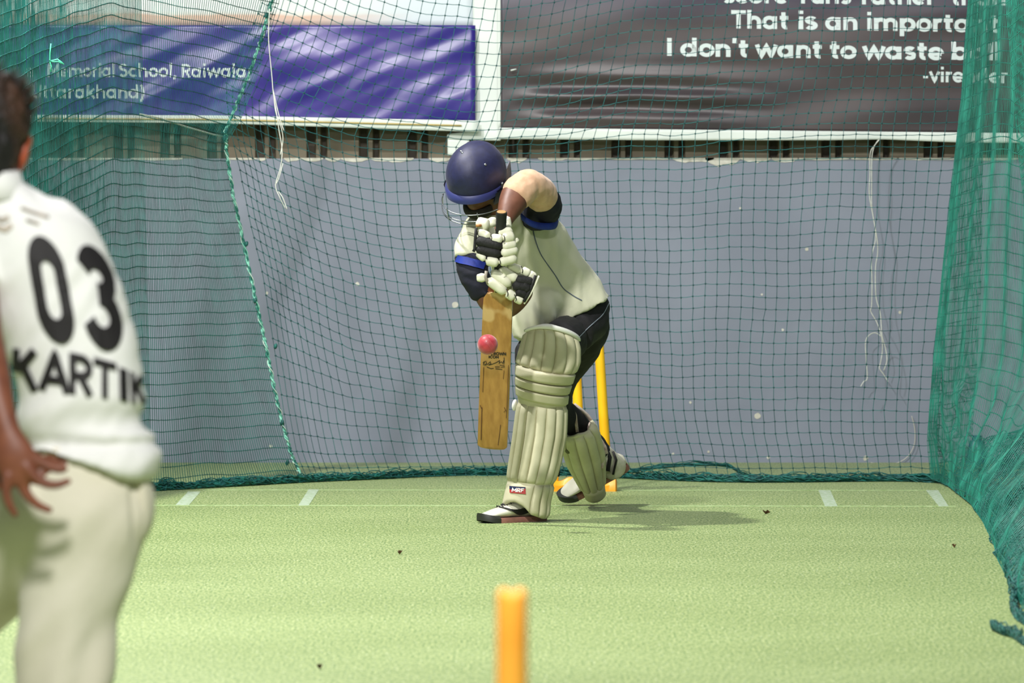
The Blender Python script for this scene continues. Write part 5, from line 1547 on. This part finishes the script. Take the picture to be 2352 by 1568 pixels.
# shirt
M_wsh = mat('cream_white_shirt', 'e4e4e2', 0.8, 'dcdcd8', 3, 3, sheen=0.15, bump=0.08, bscale=50)
ws = MB()
limb(ws, [B(204, 1060, 152, 138), B(208, 1034, 151, 134), B(196, 985, 140, 120), B(188, 900, 144, 120), B(165, 790, 149, 122), B(120, 670, 153, 122), B(76, 575, 148, 118), B(36, 508, 98, 96), B(0, 452, 62, 70)], n=28, sub=5, flat0=True)
limb(ws, [B(-58, 668, 72, 76, -0.06), B(-62, 620, 74, 78, -0.04), B(-60, 545, 84, 84), B(0, 500, 80, 84)], sub=4, flat0=True)
limb(ws, [B(188, 650, 60, 62, 0.22), B(160, 590, 70, 74, 0.06), B(110, 530, 84, 86)], sub=4, flat0=True)
wme = remesh(ws, 0.0075, 5)
def wfold(co, n):
    py = HORIZON + (CAMZ - co.z) * FPX / co.y
    px = CXP + co.x * FPX / co.y
    # long creases slanting from the waist up towards the right flank, and across the small of the back
    q = (px * 0.30 + py) * 0.028
    a = 0.012 * sin(q + 1.3 * noise.noise(Vector((px * 0.008, py * 0.006, 1)))) * sstep(890, 960, py)
    c = 0.004 * noise.noise(Vector((px * 0.03 + py * 0.02, py * 0.008 - px * 0.006, 5))) * sstep(520, 640, py)
    d = -0.016 * exp(-((py - 1022 + 0.02 * px) / 13) ** 2) * sstep(60, 120, px) * 0.8
    e = 0.012 * exp(-((py - 1000 - 0.03 * (px - 200)) / 16) ** 2) * sstep(120, 260, px)
    return a + c + d + e
displace(wme, wfold)
wshirt = obj('shirt', wme, M_wsh, bw)
tree_w = bvh_of(wme)
M_num = mat('black_shirt_print', '141013', 0.7)
def quad_map(c):
    """c: corners TL, TR, BR, BL in the picture"""
    def f(s, t):
        a = (c[0][0] + (c[1][0] - c[0][0]) * s, c[0][1] + (c[1][1] - c[0][1]) * s)
        b = (c[3][0] + (c[2][0] - c[3][0]) * s, c[3][1] + (c[2][1] - c[3][1]) * s)
        return (b[0] + (a[0] - b[0]) * t, b[1] + (a[1] - b[1]) * t)
    return f
def shirt_print(ch, corners, w, cap=7.0, sx=(0, 1)):
    W = text_width(ch); f = quad_map(corners)
    mb = MB()
    def pl(u, v):
        x, y = f(sx[0] + (u / W) * (sx[1] - sx[0]), v / cap)
        return drape(tree_w, x, y, 0.003)
    lettering(mb, ch, pl, w, 0.45)
    if mb.v: obj('lettering', mb, M_num, wshirt, smooth=False, recalc=False, label='black print on the shirt back')
shirt_print('0', [(52, 545), (146, 566), (186, 778), (92, 770)], 1.8)
shirt_print('3', [(172, 564), (262, 600), (296, 800), (208, 792)], 1.75)
shirt_print('K', [(28, 798), (90, 806), (90, 900), (26, 886)], 1.5)
shirt_print('A', [(92, 806), (160, 812), (160, 905), (92, 894)], 1.45)
shirt_print('R', [(156, 808), (216, 822), (216, 910), (156, 904)], 1.4)
shirt_print('T', [(212, 820), (268, 836), (268, 920), (212, 908)], 1.4)
shirt_print('I', [(266, 840), (296, 852), (298, 925), (268, 916)], 1.5)
shirt_print('K', [(294, 852), (330, 866), (334, 930), (298, 924)], 1.6)
# shoulder print, faint grey smears
M_sm = mat('grey_shoulder_print', '8b8378', 0.8, 'b8aa9a', 40, 2)
for pl_, w_ in (([(-10, 520), (15, 528), (28, 516)], 10), ([(-12, 500), (8, 506), (22, 498)], 9), ([(48, 478), (80, 490), (112, 500)], 6), ([(60, 505), (90, 515)], 6)):
    q = ribbon(resample(pl_, 4), w_); mb = MB()
    for (a, b), (c, d) in zip(q[:-1], q[1:]):
        P = [drape(tree_w, *z, 0.003) for z in (a, b, d, c)]
        if None not in P: mb.add(P, [(0, 1, 2, 3)])
    if mb.v: obj('shoulder_print', mb, M_sm, wshirt, smooth=False, recalc=False, label='faint grey print on the shoulder')
# collar
mb = MB(); rings = []
for k in range(29):
    a = 2 * pi * k / 28
    c = at(-17, 424, YBW); s1 = 0.045; 
    d1 = Vector((cos(a) * s1, sin(a) * 0.056, 0))
    rings.append([c + d1 * 1.28 + Vector((0.010, 0, -0.028)), c + d1 * 1.12 + Vector((0, 0, 0.026 + 0.006 * sin(a))), c + d1 * 1.02 + Vector((0, 0, 0.026)), c + d1 * 1.1 + Vector((0.006, 0, -0.03))])
mb.loft(rings, caps=False); obj('collar', mb, M_wsh, wshirt, label='raised shirt collar')
# trousers
M_wtr = mat('cream_trousers', 'd3cebd', 0.85, 'c8c2ae', 3, 3, sheen=0.15, bump=0.06, bscale=60)
wt = MB()
limb(wt, [B(196, 1030, 116, 100), B(188, 1095, 142, 118), B(190, 1180, 158, 136), B(180, 1290, 132, 120), B(158, 1400, 116, 106), B(150, 1500, 114, 100), B(150, 1600, 110, 96), B(150, 1740, 86, 84), B(153, 1850, 72, 72)], n=24, flat0=True)
limb(wt, [B(80, 1110, 92, 96), B(62, 1160, 114, 116), B(40, 1220, 124, 128, 0.04), B(-30, 1330, 112, 116, 0.12), B(-110, 1450, 94, 100, 0.22), B(-138, 1600, 80, 84, 0.12), B(-150, 1740, 70, 72, 0.0), B(-158, 1830, 64, 66, -0.05)], n=24)
tme = remesh(wt, 0.008, 6)
def tfold(co, n):
    py = HORIZON + (CAMZ - co.z) * FPX / co.y; px = CXP + co.x * FPX / co.y
    return 0.006 * noise.noise(Vector((px * 0.014 + py * 0.010, py * 0.006, 3))) * sstep(1080, 1200, py) + 0.005 * sin(px * 0.06 + py * 0.02) * sstep(1380, 1500, py) - 0.006 * exp(-((px - 305 - (py - 1100) * 0.03) / 9) ** 2) * sstep(1060, 1110, py) * sstep(1280, 1220, py)
displace(tme, tfold)
wtr = obj('trousers', tme, M_wtr, bw)
# pocket bulge at the hip and belt seam
mb = MB(); limb(mb, [B(318, 1080, 20, 60), B(330, 1140, 26, 64), B(326, 1200, 26, 60), B(306, 1250, 18, 50)], sub=4)
obj('pocket', remesh(mb, 0.007, 4), M_wtr, wtr, label='bulging side pocket')
# shoes of the bowler, below the picture
M_bshoe = M_shoe
for (x, y, dY, d) in ((155, 1900, -0.04, (0.1, 1, 0)), (-158, 1890, -0.12, (-0.1, 1, 0))):
    c = at(x, y, YBW + dY)
    make_shoe(bw, Vector((c.x, YBW + dY - 0.05, 0)), Vector(d), (0, 0, 1), 0.28)
